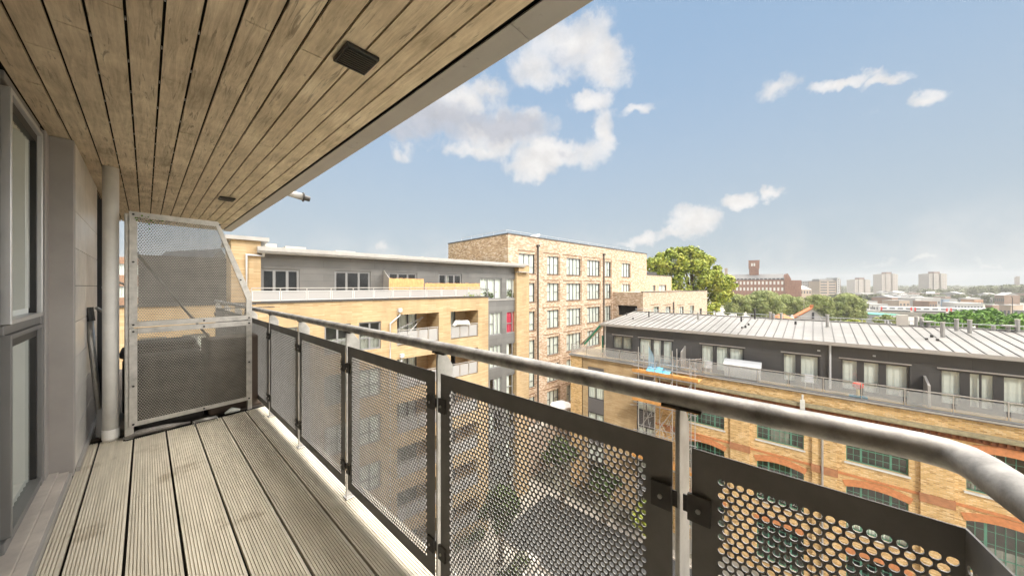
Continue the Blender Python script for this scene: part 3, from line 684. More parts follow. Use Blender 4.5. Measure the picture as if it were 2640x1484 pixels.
# ================================================================== CREAM BRICK BLOCK ACROSS THE COURTYARD
A1 = rad(94.6)
def cream_block():
    F = Fac(gz(1280, 30, 0), A1, 'apartment_block', label='long cream brick apartment block with grey clad top floor and metal railed terrace', category='building')
    r = F.root; u, z = F.u, F.z; zT = H - .88; ST = 2.95; YF = -1.6
    uL, uR = u(300, YF), u(1259, YF)
    lz0, lz1 = z(1162, 875, YF), z(1162, 803, YF); wz0, wz1 = z(925, 905, YF), z(925, 831, YF)
    logs = [(u(1023.7, YF), u(1131.7, YF)), (u(1162, YF), u(1232.7, YF))]
    wins = [(u(925, YF), u(982.6, YF)), (u(836.4, YF), u(904, YF)), (u(700, YF), u(768, YF)), (u(590, YF), u(650, YF)), (u(470, YF), u(540, YF)), (u(360, YF), u(430, YF))]
    ops = []
    for k in range(6):
        for a, b in logs: ops.append((a, b, lz0 - ST * k, lz1 - ST * k))
        for a, b in wins: ops.append((a, b, wz0 - ST * k, wz1 - ST * k))
    w_ = B().wall(uL, uR, GZ, zT, ops, YF, .14)
    w_.quad((uR, YF, GZ), (uR, 0, GZ), (uR, 0, zT), (uR, YF, zT)); w_.quad((uL, YF, zT), (uR, YF, zT), (uR, .2, zT), (uL, .2, zT))
    w_.quad((uL, 12, GZ), (uL, YF, GZ), (uL, YF, zT), (uL, 12, zT)); w_.quad((uL, 12, GZ), (uR + 5, 12, GZ), (uR + 5, 12, zT + 2), (uL, 12, zT + 2))
    w_.build('brick_wall', M_cream, r)
    fl = B()
    for k in range(7): fl.box(uL + .05, uR - .05, YF + 1.8, 11, zT - ST * k - .35, zT - ST * k - .1)
    fl.build('floor_slabs', M_int, r)
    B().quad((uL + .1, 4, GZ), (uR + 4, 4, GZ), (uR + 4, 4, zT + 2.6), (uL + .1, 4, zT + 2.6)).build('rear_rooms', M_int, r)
    B().box(uL, uR + .06, YF - .07, YF + .02, zT + .005, zT + .10).build('terrace_coping', M_coping, r)
    for k in range(6):
        for i, (a, b) in enumerate(logs):
            z0, z1 = lz0 - ST * k, lz1 - ST * k; D = 1.75; y0, y1 = YF + .14, YF + D
            q = B(); q.quad((a, y0, z0), (a, y0, z1), (a, y1, z1), (a, y1, z0)).quad((b, y0, z1), (b, y0, z0), (b, y1, z0), (b, y1, z1)).quad((a, y0, z0), (a, y1, z0), (b, y1, z0), (b, y0, z0)).quad((a, y0, z1), (b, y0, z1), (b, y1, z1), (a, y1, z1))
            g0, g1 = a + (b - a) * .04, a + (b - a) * (.72 if i == 0 else .60)
            q.quad((a, y1, z0), (g0, y1, z0), (g0, y1, z1), (a, y1, z1)).quad((g1, y1, z0), (b, y1, z0), (b, y1, z1), (g1, y1, z1))
            lg = q.build('loggia', M_cream, r)
            window(lg, g0, g1, z0 + .02, z1 - .05, y1 - .05, mull=(.34, .67), fm=M_frame, fw=.09, curt=random.choice([M_curt, M_curtd, M_curt]), cu=(0, random.choice([.4, .65, 1])), name='glazed_door')
            rl = B(); zr = z0 + 1.02
            rl.box(a, b - .02, YF + .03, YF + .07, zr, zr + .05)
            n = 4 if i == 0 else 3
            for j in range(n + 1): x = a + .03 + (b - a - .1) * j / n; rl.box(x - .02, x + .02, YF + .035, YF + .065, z0, zr)
            rr = rl.build('railing', M_palemetal, lg)
            pb = B()
            for j in range(n): x = a + .03 + (b - a - .1) * j / n; e = a + .03 + (b - a - .1) * (j + 1) / n; pb.box(x + .05, e - .05, YF + .045, YF + .055, z0 + .08, zr - .08)
            pb.build('mesh_panel', M_mesh, rr)
        for i, (a, b) in enumerate(wins):
            window(r, a, b, wz0 - ST * k, wz1 - ST * k, YF + .10, mull=(.5,), trans=((0, .5, .42), (.5, 1, .42)), fm=M_framegrey, fw=.10, curt=random.choice([M_curt, M_curt, M_curtd]), cz=(0, random.choice([.5, 1, 1])))
    # top floor, set back
    uA, uB = u(672), u(1334); ze = z(1000, 671.5)
    tw = [(673, 772.5), (862, 955.5), (1001.5, 1075.5), (1130.7, 1190.8)]
    wt = z(773, 694.5); ops = [(u(a), u(b), zT + .02, wt) for a, b in tw]
    bay = [(u(1237), u(1294)), (u(1305.5), u(1331.5))]; bz1, bz0 = z(1240, 716), z(1240, 772)
    row1 = (z(1268, 864.5), z(1268, 805))
    bops = [(a, b, bz0, bz1) for a, b in bay]
    for k in range(6): bops += [(max(a, u(1262)), b, row1[0] - 2.95 * k, row1[1] - 2.95 * k) for a, b in bay]
    g = B().wall(uA, uR - .002, zT, ze, ops, 0, .14)
    g.build('top_floor_cladding', M_grey, r)
    B().wall(uR - .002, uB, GZ, ze, bops, 0, .14).build('grey_bay', M_grey, r)
    for (a, b, c, d) in ops:
        window(r, a, b, c, d, .08, mull=(.33, .67), fm=M_framegrey, fw=.13, curt=random.choice([M_curtd, None]), cu=(.3, .5), name='glazed_door')
    for i, (a, b, c, d) in enumerate(bops):
        pink = i == 3
        window(r, a, b, c, d, .06, mull=((.36, .68) if i % 2 == 0 else (.62,)), trans=((0, .36, .5),) if i % 2 == 0 else ((0, .62, .45),), fm=M_framegrey, fw=.09,
               curt=M_pink if pink else random.choice([M_curt, M_curt, M_curtd]), cu=(0, 1) if pink else random.choice([(0, .4), (0, 1), (.5, 1)]))
    B().box(uR + .1, uB, -.05, -.002, bz0 - .12, bz0 - .02).build('bay_sill', M_palemetal, r)
    # roof
    rf = B(); y0 = -.75; hz = .30
    rf.prism([(uA - .2, y0, ze), (uA - .2, y0, ze + hz), (uA - .2, 6, ze + hz + .55), (uA - .2, 11, ze + hz), (uA - .2, 11, ze)], (uB + .25 - uA + .2, 0, 0))
    ro = rf.build('roof', M_palemetal, r)
    B().box(uA - .22, uB + .27, y0 - .10, y0 - .002, ze + .10, ze + hz + .03).build('gutter', M_palemetal, ro)
    for (a, b, yt) in ((684, 714, 627), (736, 789, 634), (866, 916, 645), (1001, 1045, 656), (936, 944, 657), (1085, 1092, 661)):
        zz = z(a, yt, 3.0); B().box(u(a, 3), u(b, 3), 3, 4.4, ze + hz, zz).build('roof_vent', M_stone, ro)
    # end towers
    zt = z(640, 619.5, -.3); a, b = u(596, -.3), u(672.7, -.3)
    B().box(a, b, -.3, 5, zT - .4, zt).build('stair_tower', M_cream, r); B().box(a - .25, b + .35, -.5, 5.2, zt + .002, zt + .2).build('tower_coping', M_palemetal, r)
    p = B(); yp = -.40; zz = z(640, 657, yp); x0, x1 = u(635.5, yp), u(682, -.85)
    p.tube([(x0, yp, GZ + 14), (x0, yp, zz), (x1, yp, zz), (x1, -.6, ze + .05)], .07, 8)
    p.build('rainwater_pipe', M_white, r)
    cx0, cx1 = u(1332, -.25), u(1364, -.25); zc = z(1350, 702, -.25)
    B().box(cx0, cx1, -.25, 3, GZ, zc - .02).build('end_wall', M_cream, r)
    B().box(u(1338, -.6), u(1364.5, -.6), -.6, 3, zc + .06, z(1350, 684, -.6)).build('end_box', M_cream, r)
    B().box(u(1330, -.6), u(1366, -.6), -.66, 3, z(1350, 684, -.6) + .002, z(1350, 680, -.6)).build('end_coping', M_palemetal, r)
    B().box(u(1338, -.6), u(1365, -.6), -.62, 3, zc - .01, zc + .055).build('end_trim', M_palemetal, r)
    # terrace railing
    yr = -1.5; x0, x1 = u(648, yr), u(1240, yr); zr = H - .06; n = 12
    rl = B(); rl.box(x0, x1, yr - .03, yr + .03, zr - .05, zr)
    for j in range(n + 1): x = x0 + (x1 - x0) * j / n; rl.box(x - .025, x + .025, yr - .02, yr + .02, zT + .1, zr - .05)
    rr = rl.build('terrace_railing', M_palemetal, r)
    for j in range(n):
        a, b = x0 + (x1 - x0) * j / n + .05, x0 + (x1 - x0) * (j + 1) / n - .05
        q = B().box(a, b, yr - .012, yr - .002, zT + .16, zr - .2)
        q.build('mesh_panel', M_mesh, rr)
        q = B(); za, zb = zT + .13, zr - .17
        q.box(a - .02, b + .02, yr - .035, yr - .013, za, za + .035).box(a - .02, b + .02, yr - .035, yr - .013, zb - .035, zb).box(a - .02, a + .012, yr - .035, yr - .013, za + .035, zb - .035).box(b - .012, b + .02, yr - .035, yr - .013, za + .035, zb - .035)
        q.build('panel_frame', M_white, rr)
    # rainwater outlets
    yq = YF - .09
    for (ax, ay) in ((1031, 795), (1036, 912)):
        x, zz = F.uz(ax, ay, yq); x2 = u(1006, yq)
        q = B().box(x - .12, x + .12, YF - .2, YF - .002, zz - .22, zz + .02).tube([(x, yq, zz - .2), (x, yq, zz - .45), (x2, yq, zz - .95), (x2, yq, zz - 3.4 if ay < 800 else GZ)], .05, 8)
        q.build('rainwater_pipe', M_white, r)
    B().prism([(u(988, 0), -.02, zT + .02), (u(988, 0), -1.3, zT + .02), (u(988, 0), -1.15, zT + 1.3), (u(988, 0), -.02, zT + 2.0)], (.07, 0, 0)).build('terrace_divider', M_palemetal, r)
    # things standing on it
    def put(name, lab, cat, bb, m, loc, **k):
        o = bb.build(name, m, label=lab, category=cat, **k); o.matrix_world = Matrix.Translation(F.o) @ Matrix.Rotation(r.rotation_euler.z, 4, 'Z') @ Matrix.Translation(loc); return o
    for nm, xa, xb, top, lb in (('timber_fence', 1003, 1094, 716.5, 'taller fresh orange timber fence on the cream block terrace'), ('timber_fence', 1095.5, 1238, 729, 'long low fresh timber fence on the cream block terrace')):
        y = -1.25; a, b = u(xa, y), u(xb, y); zz = z((xa + xb) / 2, top + 1, y); q = B(); n = int((b - a) / .12)
        for j in range(n): q.box(a + .12 * j, a + .12 * j + .112, y, y + .02, zT + .02, zz + random.uniform(-.02, .02))
        q.box(a, b, y + .021, y + .05, zz - .3, zz - .22); put(nm, lb, 'fence', q, M_timber, (0, 0, 0), group='timber fences on the far terrace')
    a, b = logs[1]; q = B(); q.tube([(a + .25, YF + .03, lz0 + 1.0), (a + .5, YF + .0, lz0 + 1.22), (a + 1.0, YF + .02, lz0 + 1.18), (a + 1.5, YF + .0, lz0 + 1.15), (a + 1.75, YF + .03, lz0 + .95)], [.10, .2, .18, .2, .06], 9)
    put('laundry', 'white washing heaped over the loggia railing of the cream block', 'laundry', q, mat('white_cloth', (.75, .75, .74), .9, vary=.1, bump=.6, bscale=9), (0, 0, 0))
    a, b = logs[0]; q = B()
    for j in range(4): q.tube([(a + .2, YF + .5 + .1 * j, lz0 + 1.0), (b - .9, YF + .5 + .1 * j, lz0 + 1.75)], .012, 5)
    for j in range(5): x = a + .3 + j * (b - a - 1.3) / 4; q.tube([(x, YF + .5, lz0 + 1.02 + .75 * j / 4), (x, YF + .85, lz0 + 1.02 + .75 * j / 4)], .012, 5)
    q.tube([(a + .4, YF + .7, lz0), (b - .9, YF + .7, lz0 + 1.75)], .014, 5).tube([(b - 1.0, YF + .7, lz0), (a + .9, YF + .7, lz0 + 1.3)], .014, 5)
    put('drying_rack', 'folded silver clothes airer leaning in the wide loggia', 'clothes airer', q, M_scaf, (0, 0, 0))
    x, zz = F.uz(1215, 767, -1.2); q = B()
    for j in range(160):
        c = Vector((x + random.gauss(0, .35), -1.35 + random.gauss(0, .12), zT + .12 + abs(random.gauss(0, .12)))); s = random.uniform(.04, .08)
        d1 = Vector((random.gauss(0, 1), random.gauss(0, 1), random.gauss(0, 1))).normalized() * s; d2 = d1.orthogonal().normalized() * s
        q.quad(c - d1, c + d2, c + d1, c - d2)
    put('planter_weeds', 'patch of mossy weeds at the end of the cream block terrace', 'plants', q, L_plane, (0, 0, 0), kind='stuff')
    for i, (px, zz) in enumerate(((1262, bz0), (1318, bz0))):
        q = B(); x = u(px, .0)
        for j in range(70):
            c = Vector((x + random.gauss(0, .3), .12 + random.gauss(0, .03), zz + .15 + abs(random.gauss(0, .3)))); s = random.uniform(.05, .1)
            d1 = Vector((random.gauss(0, 1), random.gauss(0, .2), random.gauss(0, 1))).normalized() * s; d2 = Vector((-d1.z, 0, d1.x))
            q.quad(c - d1, c + d2, c + d1, c - d2)
        put('potted_plant', ('dark leafy plant inside the wide upper bay window beside the terrace', 'dark leafy plant inside the narrow upper bay window at the corner')[i], 'plant', q, L_dark, (0, 0, 0), group='plants inside the bay windows')
cream_block()
def behind_screen():
    F = Fac(gz(300, 44, 0), A1 - rad(18), 'terrace_block', label='dim brown brick block with rows of windows seen through the perforated screen', category='building'); r = F.root; L = F.u(515); zt = F.z(430, 668)
    ops = []
    n = 7
    for k in range(6):
        for i in range(n): c = L * (i + .5) / n; ops.append((c - .9, c + .9, zt - 2.4 - 3 * k, zt - .9 - 3 * k))
    B().wall(0, L, GZ, zt, ops, 0, .2).quad((0, 0, zt), (L, 0, zt), (L, 10, zt), (0, 10, zt)).quad((L, 0, GZ), (L, 10, GZ), (L, 10, zt), (L, 0, zt)).build('brick_wall', brick_mat('dull_red_brick', [(.26, .13, .08), (.36, .20, .12), (.44, .27, .17)], (.35, .26, .2)), r)
    B().box(.1, L - .1, 1.5, 9, GZ, zt - .1).build('rooms', M_int, r)
    for o in ops[:28]: window(r, *o, .1, mull=(.5,), fm=M_white, curt=random.choice([M_curt, None]))
    F = Fac(gz(520, 30, 0), A1 - rad(30), 'grey_gable_house', label='grey metal clad house end with a steep roof seen through the screen', category='house'); r = F.root; L = F.u(600); z1, z2 = F.z(560, 690), F.z(560, 640)
    B().box(0, L, 0, 8, GZ, z1).prism([(0, 0, z1), (L, 0, z1), (L * .62, 0, z2)], (0, 8, 0)).build('wall', M_dark, r)
    for k in range(3): window(r, L * .3, L * .7, z1 - 2 - 3 * k, z1 - .5 - 3 * k, -.08, mull=(.5,), fm=M_framegrey, curt=None)
behind_screen()

# ================================================================== BROWN BRICK BLOCK BEHIND
def brown_block():
    F = Fac(gz(1309.7, 34, 0), A1, 'brick_apartment_block', label='tall mixed brown brick apartment block with rows of pale curtained windows', category='building')
    r = F.root; u, z = F.u, F.z; zt = H + 5.36; X1 = u(1667); SD = 3.12
    w1, w0 = z(1411, 659.4), z(1411, 706.6)
    cols = [(u(1337.5), u(1379), (.36, .68), ((.68, 1, .33),)), (u(1410.6), u(1441), (.30, .62), ((0, .30, .52), (.62, 1, .52))), (u(1460.5), u(1497), (.25, .5, .74), ((0, .25, .45), (.74, 1, .45))),
            (u(1513.8), u(1546.5), (.25, .5, .74), ((0, .25, .5), (.74, 1, .5))), (u(1560), u(1575), (.5,), ((.5, 1, .45),)), (u(1603), u(1624.5), (.33, .66), ((.66, 1, .5),))]
    ops = []
    for k in range(7):
        for i, (a, b, m_, t_) in enumerate(cols):
            if i == 5 and k > 1: continue
            ops.append((a, b, w0 - SD * k, w1 - SD * k, m_, t_))
    q = B().wall(0, X1, GZ, zt, [o[:4] for o in ops], 0, .16); D = 11.2
    B().quad((0, D, GZ), (0, 0, GZ), (0, 0, zt), (0, D, zt)).build('side_wall', brick_mat('tan_mixed_brick', [(.25, .14, .07), (.42, .27, .145), (.52, .355, .20), (.60, .45, .285), (.76, .64, .50)], (.54, .41, .28), .30, .10, .012, stains=.1), r)
    q.quad((X1, 0, GZ), (X1, D, GZ), (X1, D, zt), (X1, 0, zt)).quad((X1, D, GZ), (0, D, GZ), (0, D, zt), (X1, D, zt)).quad((0, 0, zt), (X1, 0, zt), (X1, D, zt), (0, D, zt))
    q.build('brick_wall', M_brown, r)
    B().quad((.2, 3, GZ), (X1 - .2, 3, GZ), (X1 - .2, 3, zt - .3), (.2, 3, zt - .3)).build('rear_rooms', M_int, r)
    lt = B()
    for (a, b, c, d, m_, t_) in ops:
        window(r, a, b, c, d, .10, mull=m_, trans=t_, fm=M_frame, fw=.06, curt=M_curt, cz=(0, 1))
        lt.box(a - .7 if a > 3 else a - .1, b, -.035, -.001, d + .30, d + .37); lt.box(a - .1, b + .05, -.05, -.001, c - .09, c - .012)
        lt.box(b + .1, b + .17, -.03, -.001, c - .05, d + .29)
    lt.build('brick_trim', mat('brown_brick_trim', (.20, .11, .06), .8), r)
    B().box(-.06, X1 + .06, -.06, .3, zt + .003, zt + .10).box(-.06, .3, .3, D + .06, zt + .003, zt + .10).build('coping', M_coping, r)
    for px, yt in ((1387, 636), (1557, 658)):
        zz = z(px, yt, -.1); q = B().tube([(u(px, -.1), -.12, GZ), (u(px, -.1), -.12, zz)], .085, 8).box(u(px, -.1) - .16, u(px, -.1) + .16, -.3, -.01, zz, zz + .22); q.build('rainwater_pipe', M_coping, r)
    rl = B(); hr = zt + .52; rl.tube([(.3, .6, hr), (X1 - 3.2, .6, hr)], .018, 5).tube([(.3, .6, hr), (.3, D - 2.5, hr)], .018, 5)
    for k in range(14): x = .3 + (X1 - 3.5) * k / 13; rl.tube([(x, .6, zt + .1), (x, .6, hr)], .014, 5)
    for k in range(1, 5): y = .6 + (D - 3.1) * k / 4; rl.tube([(.3, y, zt + .1), (.3, y, hr)], .014, 5)
    rl.build('roof_rail', M_scaf, r)
    B().prism([(u(1365, 3), 3, zt + .3), (u(1365, 3), 3, zt + .55), (u(1392, 3), 3, zt + 1.25), (u(1392, 3), 3, zt + .95)], (0, 1.2, 0)).build('solar_panel', M_scaf, r)
    # stepped lower end
    a, b = X1 + .003, u(1731); zz = z(1700, 710.5)
    o5 = [(u(1683), u(1690), z(1683, 750), z(1683, 735)), (u(1699), u(1718), z(1699, 751), z(1699, 734))]
    q = B().wall(a, b, GZ, zz, o5, 0, .16).quad((b, 0, GZ), (b, 9, GZ), (b, 9, zz), (b, 0, zz)).quad((a, 0, zz), (b, 0, zz), (b, 9, zz), (a, 9, zz)).quad((b, 9, GZ), (a, 9, GZ), (a, 9, zz), (b, 9, zz))
    q.build('lower_wing_wall', M_brown2, r); B().box(a, b + .06, -.06, .3, zz + .002, zz + .1).build('coping', M_coping, r)
    for o in o5: window(r, *o, .1, mull=(.5,), fm=M_frame, curt=M_curt)
    B().box(u(1672), u(1699), .4, .5, zz + .15, zz + .6).build('roof_rail', M_coping, r)
    # wing that comes forward
    p = gz(1658, 44.75, 0); G = Fac(p, A1, 'brick_wing', label='low brick wing with flat roof stepping forward beside the plane tree', category='building')
    zz = H - .80; L = G.u(1823); g = G.root
    gops = [(G.u(a), G.u(b), G.z(a, yb), G.z(a, yt)) for a, b, yt, yb in ((1685, 1699, 791, 815), (1716, 1729, 791, 815), (1751.5, 1763, 791, 812), (1778.5, 1789.5, 788, 809), (1804, 1810, 795, 812))]
    q = B().wall(0, L, GZ, zz, gops, 0, .2)
    q.quad((L, 0, GZ), (L, 7, GZ), (L, 7, zz), (L, 0, zz)).quad((0, 0, zz), (L, 0, zz), (L, 7, zz), (0, 7, zz)).quad((L, 7, GZ), (0, 7, GZ), (0, 7, zz), (L, 7, zz)).build('brick_wall', M_brown2, g)
    for o in gops: window(g, *o, .12, mull=(.5,), fm=M_frame, curt=M_curt)
    B().box(-.08, L + .06, -.06, .3, zz + .002, zz + .10).build('coping', M_coping, g)
    lt = B()
    for (a, b, c, d) in gops[:4]: lt.box(a - .9, b + .1, -.035, -.001, d + .3, d + .37)
    lt.build('brick_trim', MATS['brown_brick_trim'], g)
    B().tube([(G.u(1735), -.12, GZ), (G.u(1735), -.12, G.z(1735, 778))], .09, 8).build('rainwater_pipe', M_coping, g)
    # side of the wing with its dark opening (local x runs back along the side)
    Fs = Fac(p + FV * 0 + G.uy * 4.6, A1 + rad(90), 'helper_side'); q = B(); op = []
    for (a, b, yt, yb) in ((1592, 1643, 786, 812),): op.append((Fs.u(a), Fs.u(b), Fs.z(a, yb), Fs.z(a, yt)))
    q.wall(0, 4.6, GZ, zz, op, 0, .4); o = q.build('side_wall', M_brown, g); o.matrix_parent_inverse = Matrix(); 
    o.matrix_local = Matrix.Translation((0, 4.6, 0)) @ Matrix.Rotation(-rad(90), 4, 'Z')
    bpy.data.objects.remove(Fs.root)
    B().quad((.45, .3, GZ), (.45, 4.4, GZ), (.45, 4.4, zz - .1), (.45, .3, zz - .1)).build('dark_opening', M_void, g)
brown_block()

# ================================================================== VICTORIAN BLOCK ON THE RIGHT
def brick_warehouse():
    F = Fac((29, 18.3), rad(180), 'converted_warehouse', label='old yellow brick warehouse with green arched windows and grey rooftop storey under pale metal roof', category='building')
    r = F.root; u, z = F.u, F.z; zT = H - 6.9; U1 = 34.0
    uc0, uc1 = u(1502, .12), u(1691, .12)
    wc = [18.3 - (-2.7 + 4.46 * k) for k in range(-2, 4) if 18.3 - (-2.7 + 4.46 * k) - 1.3 > uc1]
    rows = [(H - 10.72, H - 8.48), (H - 14.9, H - 12.02), (H - 19.0, H - 16.2)]
    ops = [(c - 1.25, c + 1.25, a, b) for c in wc for a, b in rows]
    q = B().wall(uc1, U1, GZ, zT, ops, 0, .3); q.quad((U1, 0, GZ), (U1, 12, GZ), (U1, 12, zT), (U1, 0, zT))
    q.quad((uc1, 0, zT), (U1, 0, zT), (U1, 12, zT), (uc1, 12, zT)).build('brick_wall', M_stock, r)
    B().wall(0, uc0, GZ, zT, [], 0, .3).quad((0, 12, GZ), (0, 0, GZ), (0, 0, zT), (0, 12, zT)).build('end_pier', M_stock, r)
    g1 = (u(1515, .12), u(1557, .12)); g2 = (u(1641.5, .12), u(1690, .12)); t1, t2 = z(1515, 943, .12), z(1645, 966, .12)
    q = B().wall(uc0, uc1, GZ, zT, [(*g1, GZ + .3, t1), (*g2, GZ + .3, t2)], .12, .14); q.quad((0, .12, zT), (uc1, .12, zT), (uc1, 12, zT), (0, 12, zT)).build('new_brick_wall', M_cream, r)
    louv = mat('grey_louvres', (.17, .165, .17), .5)
    for (a, b), top in ((g1, t1), (g2, t2)):
        zz = top; k = 0
        while zz > GZ + 3:
            if k % 2 == 0:
                q = B().box(a, b, .2, .26, zz - 1.35, zz); n = 9
                for j in range(n): q.box(a + .05, b - .05, .17, .199, zz - 1.3 + j * .14, zz - 1.3 + j * .14 + .1)
                q.build('louvre_panel', louv, r); zz -= 1.36
            else:
                window(r, a, b, zz - 1.7, zz, .2, mull=(.5,), fm=M_frame, fw=.07, curt=M_curt, cz=(0, 1)); zz -= 1.71
            k += 1
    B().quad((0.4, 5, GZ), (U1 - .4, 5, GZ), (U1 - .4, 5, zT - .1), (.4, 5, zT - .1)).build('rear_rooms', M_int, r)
    lin = []
    for c in wc:
        for a, b in rows:
            th = (.012, .012)
            window(r, c - 1.25, c + 1.25, a, b, .20, mull=((.26, .045), (.74, .045), (.13, .012), (.38, .012), (.5, .012), (.62, .012), (.87, .012)),
                   trans=((0, 1, .36),), fm=M_green, fw=.05, curt=random.choice([None, M_curtd, M_curt]), cz=(0, .5), cu=random.choice([(0, 1), (.3, .7)]), fd=.06)
            bars = B()
            for h in (.18, .58, .80): bars.box(c - 1.18, c + 1.18, .212, .232, a + (b - a) * h - .011, a + (b - a) * h + .011)
            bars.build('glazing_bar', M_green, r)
            B().box(c - 1.33, c + 1.33, -.09, .06, a - .10, a - .003).build('sill', M_sill, r)
            pts = []; n = 10; Wh = 1.30
            for i in range(n + 1): x = -Wh + 2 * Wh * i / n; pts.append((c + x, -.03, b - .26 + .22 * (1 - (x / Wh) ** 2)))
            for i in range(n, -1, -1): x = -1.42 + 2.84 * i / n; pts.append((c + x, -.03, b + .10 + .27 * (1 - (x / 1.42) ** 2)))
            B().prism(pts[::-1], (0, .10, 0)).build('arch', M_orange, r)
    # pilasters, string course, cornice
    pc = [c + 2.23 for c in wc if c + 2.9 < U1] + [wc[-1] - 2.23] if False else sorted({round(c + s, 3) for c in wc for s in (-2.23, 2.23)})
    for c in pc:
        if c - .6 < uc1 or c + .6 > U1: continue
        B().box(c - .575, c + .575, -.14, -.001, H - 11.38, H - 8.12).box(c - .575, c + .575, -.14, -.001, GZ, H - 11.86).build('pilaster', M_stock, r)
        B().box(c - .62, c + .62, -.19, -.001, H - 11.85, H - 11.385).build('pilaster_band', mat('dusty_orange_brick', (.42, .20, .10), .85, vary=.25, vscale=4), r)
    edges = [uc1] + [e for c in pc if c - .6 > uc1 for e in (c - .622, c + .622)] + [U1]
    for a, b in zip(edges[::2], edges[1::2]):
        if b - a > .1: B().box(a, b, -.05, -.0015, H - 11.60, H - 11.46).build('string_course', M_orange, r)
    B().box(uc1 + .2, U1, -.30, -.001, H - 7.78, H - 7.60).box(uc1 + .2, U1, -.22, -.001, H - 7.84, H - 7.782).build('stone_ledge', M_ledge, r)
    q = B().box(uc1 + .2, U1, -.08, -.001, H - 8.10, H - 7.842)
    x = uc1 + .25
    while x < U1 - .2: q.box(x, x + .12, -.18, -.081, H - 8.02, H - 7.85); x += .24
    q.build('dentil_course', M_dent, r)
    x = u(2069, -.3)
    B().box(x - .12, x + .12, -.45, -.302, H - 7.95, H - 7.35).tube([(x, -.38, H - 7.35), (x, -.38, H - 7.0)], .05, 8).build('floodlight', M_sill, r)
    for px in (2290, 2205, 2372):
        x = u(px, -.25); B().box(x - .1, x + .1, -.42, -.2, H - 8.3, H - 8.1).build('bird_spotlight', M_coping, r)
    x = u(2120, -.2); B().tube([(x, -.22, H - 8.3), (x, -.22, GZ)], .055, 8).build('rainwater_pipe', M_palemetal, r)
    B().box(-.12, U1, -.16, .25, zT - .06, zT + .13).build('terrace_coping', mat('wet_grey_coping', (.16, .155, .15), .5, vary=.2), r)
    B().box(-.05, U1, -.23, -.161, zT + .0, zT + .07).build('gutter', M_palemetal, r)
    # glass balustrade
    yr = .08; n = 20; x0, x1 = .05, U1; rl = B().box(x0, x1, yr - .025, yr + .025, zT + 1.06, zT + 1.11)
    for j in range(n + 1):
        x = x0 + (x1 - x0) * j / n; rl.box(x - .025, x + .025, yr - .02, yr + .02, zT + .13, zT + 1.06)
    rr = rl.build('terrace_railing', M_palemetal, r)
    for j in range(n):
        a, b = x0 + (x1 - x0) * j / n + .06, x0 + (x1 - x0) * (j + 1) / n - .06
        B().box(a, b, yr - .006, yr + .006, zT + .2, zT + .98).build('glass_panel', M_frost, rr)
    # roof top storey
    Y = 1.6; a0 = u(1562, Y); ze = H - 3.8
    dpx = [(1580, 1630), (1647, 1734), (1806, 1918), (2016.5, 2113), (2167, 2345), (2421.5, 2665)]
    dz = H - 4.72; ops = []
    for i, (a, b) in enumerate(dpx): ops.append((u(a, Y), u(b, Y), zT + (.9 if i == 0 else .16), dz))
    ops += [(ops[-1][1] + 1.3, ops[-1][1] + 4.2, zT + .16, dz)]
    q = B().wall(a0, U1, zT, ze, ops, Y, .16).quad((a0, 10, zT), (a0, Y, zT), (a0, Y, ze), (a0, 10, ze)); q.build('rooftop_storey', M_dark, r)
    B().quad((a0 + .1, Y + 3, zT), (U1, Y + 3, zT), (U1, Y + 3, ze), (a0 + .1, Y + 3, ze)).build('back_rooms', M_int, r)
    for i, (a, b, c, d) in enumerate(ops):
        m_ = {0: (.5,), 1: ((.40, .12), (.70, .12)), 2: ((.34, .14), (.66, .10)), 3: ((.44, .15),), 4: ((.31, .16), (.63, .16)), 5: ((.30, .17), (.47, .04), (.66, .17))}.get(i, (.5,))
        window(r, a, b, c, d, Y + .08, mull=m_, trans=((0, 1, .30),) if i > 2 else (), fm=M_frame, fw=.10, curt=M_curtd if i in (0,) else M_curt, cu=(0, 1), name='glazed_door' if i else 'window', wob=.012)
        B().box(a - .08, b + .08, Y - .05, Y - .001, d + .02, d + .09).build('head_trim', M_pillar, r)
    # roof: two slopes with standing seams
    ye, yk, zk = 1.15, 9.0, H - 2.9; g = 15.75
    ue = 18.3 - 15.7; rz = ze + .14
    q = B().quad((ue, ye, rz), (U1, ye, rz), (U1, yk, zk), (ue + .3, yk, zk)).quad((ue + .3, yk, zk), (U1, yk, zk), (U1, 16, ze), (ue, 16, ze)).quad((ue, ye, rz), (ue + .3, yk, zk), (ue, 16, ze), (ue, 12, ze - .05))
    q.quad((ue, ye, ze), (ue, 15, ze), (U1, 15, ze), (U1, ye, ze)); ro = q.build('roof', M_roof, r)
    x = ue + .25; q = B()
    sl = (zk - rz) / (yk - ye)
    while x < U1 - .1:
        q.prism([(x, ye, rz + .002), (x, yk, zk + .002), (x, yk, zk + .05), (x, ye, rz + .05)], (.035, 0, 0)); x += .53
    q.build('standing_seams', mat('seam_shadow_metal', (.13, .12, .11), .5, metal=.25), ro)
    B().box(ue - .04, U1, ye - .12, ye - .001, ze - .04, rz + .03).box(ue - .04, U1, ye - .14, ye - .121, ze + .04, rz + .05).build('eaves_gutter', mat('tan_grey_fascia', (.40, .37, .34), .5, vary=.1), ro)
    B().box(ue + .3, U1, yk - .15, yk + .15, zk + .0, zk + .07).build('ridge_cap', M_roof, ro)
    q = B().tube([(ue + .4, yk, zk + .33), (U1, yk, zk + .33)], .025, 5)
    for k in range(26): x = ue + .5 + k * 1.2; q.tube([(x, yk, zk + .06), (x, yk, zk + .33)], .02, 5)
    q.build('ridge_rail', M_scaf, ro)
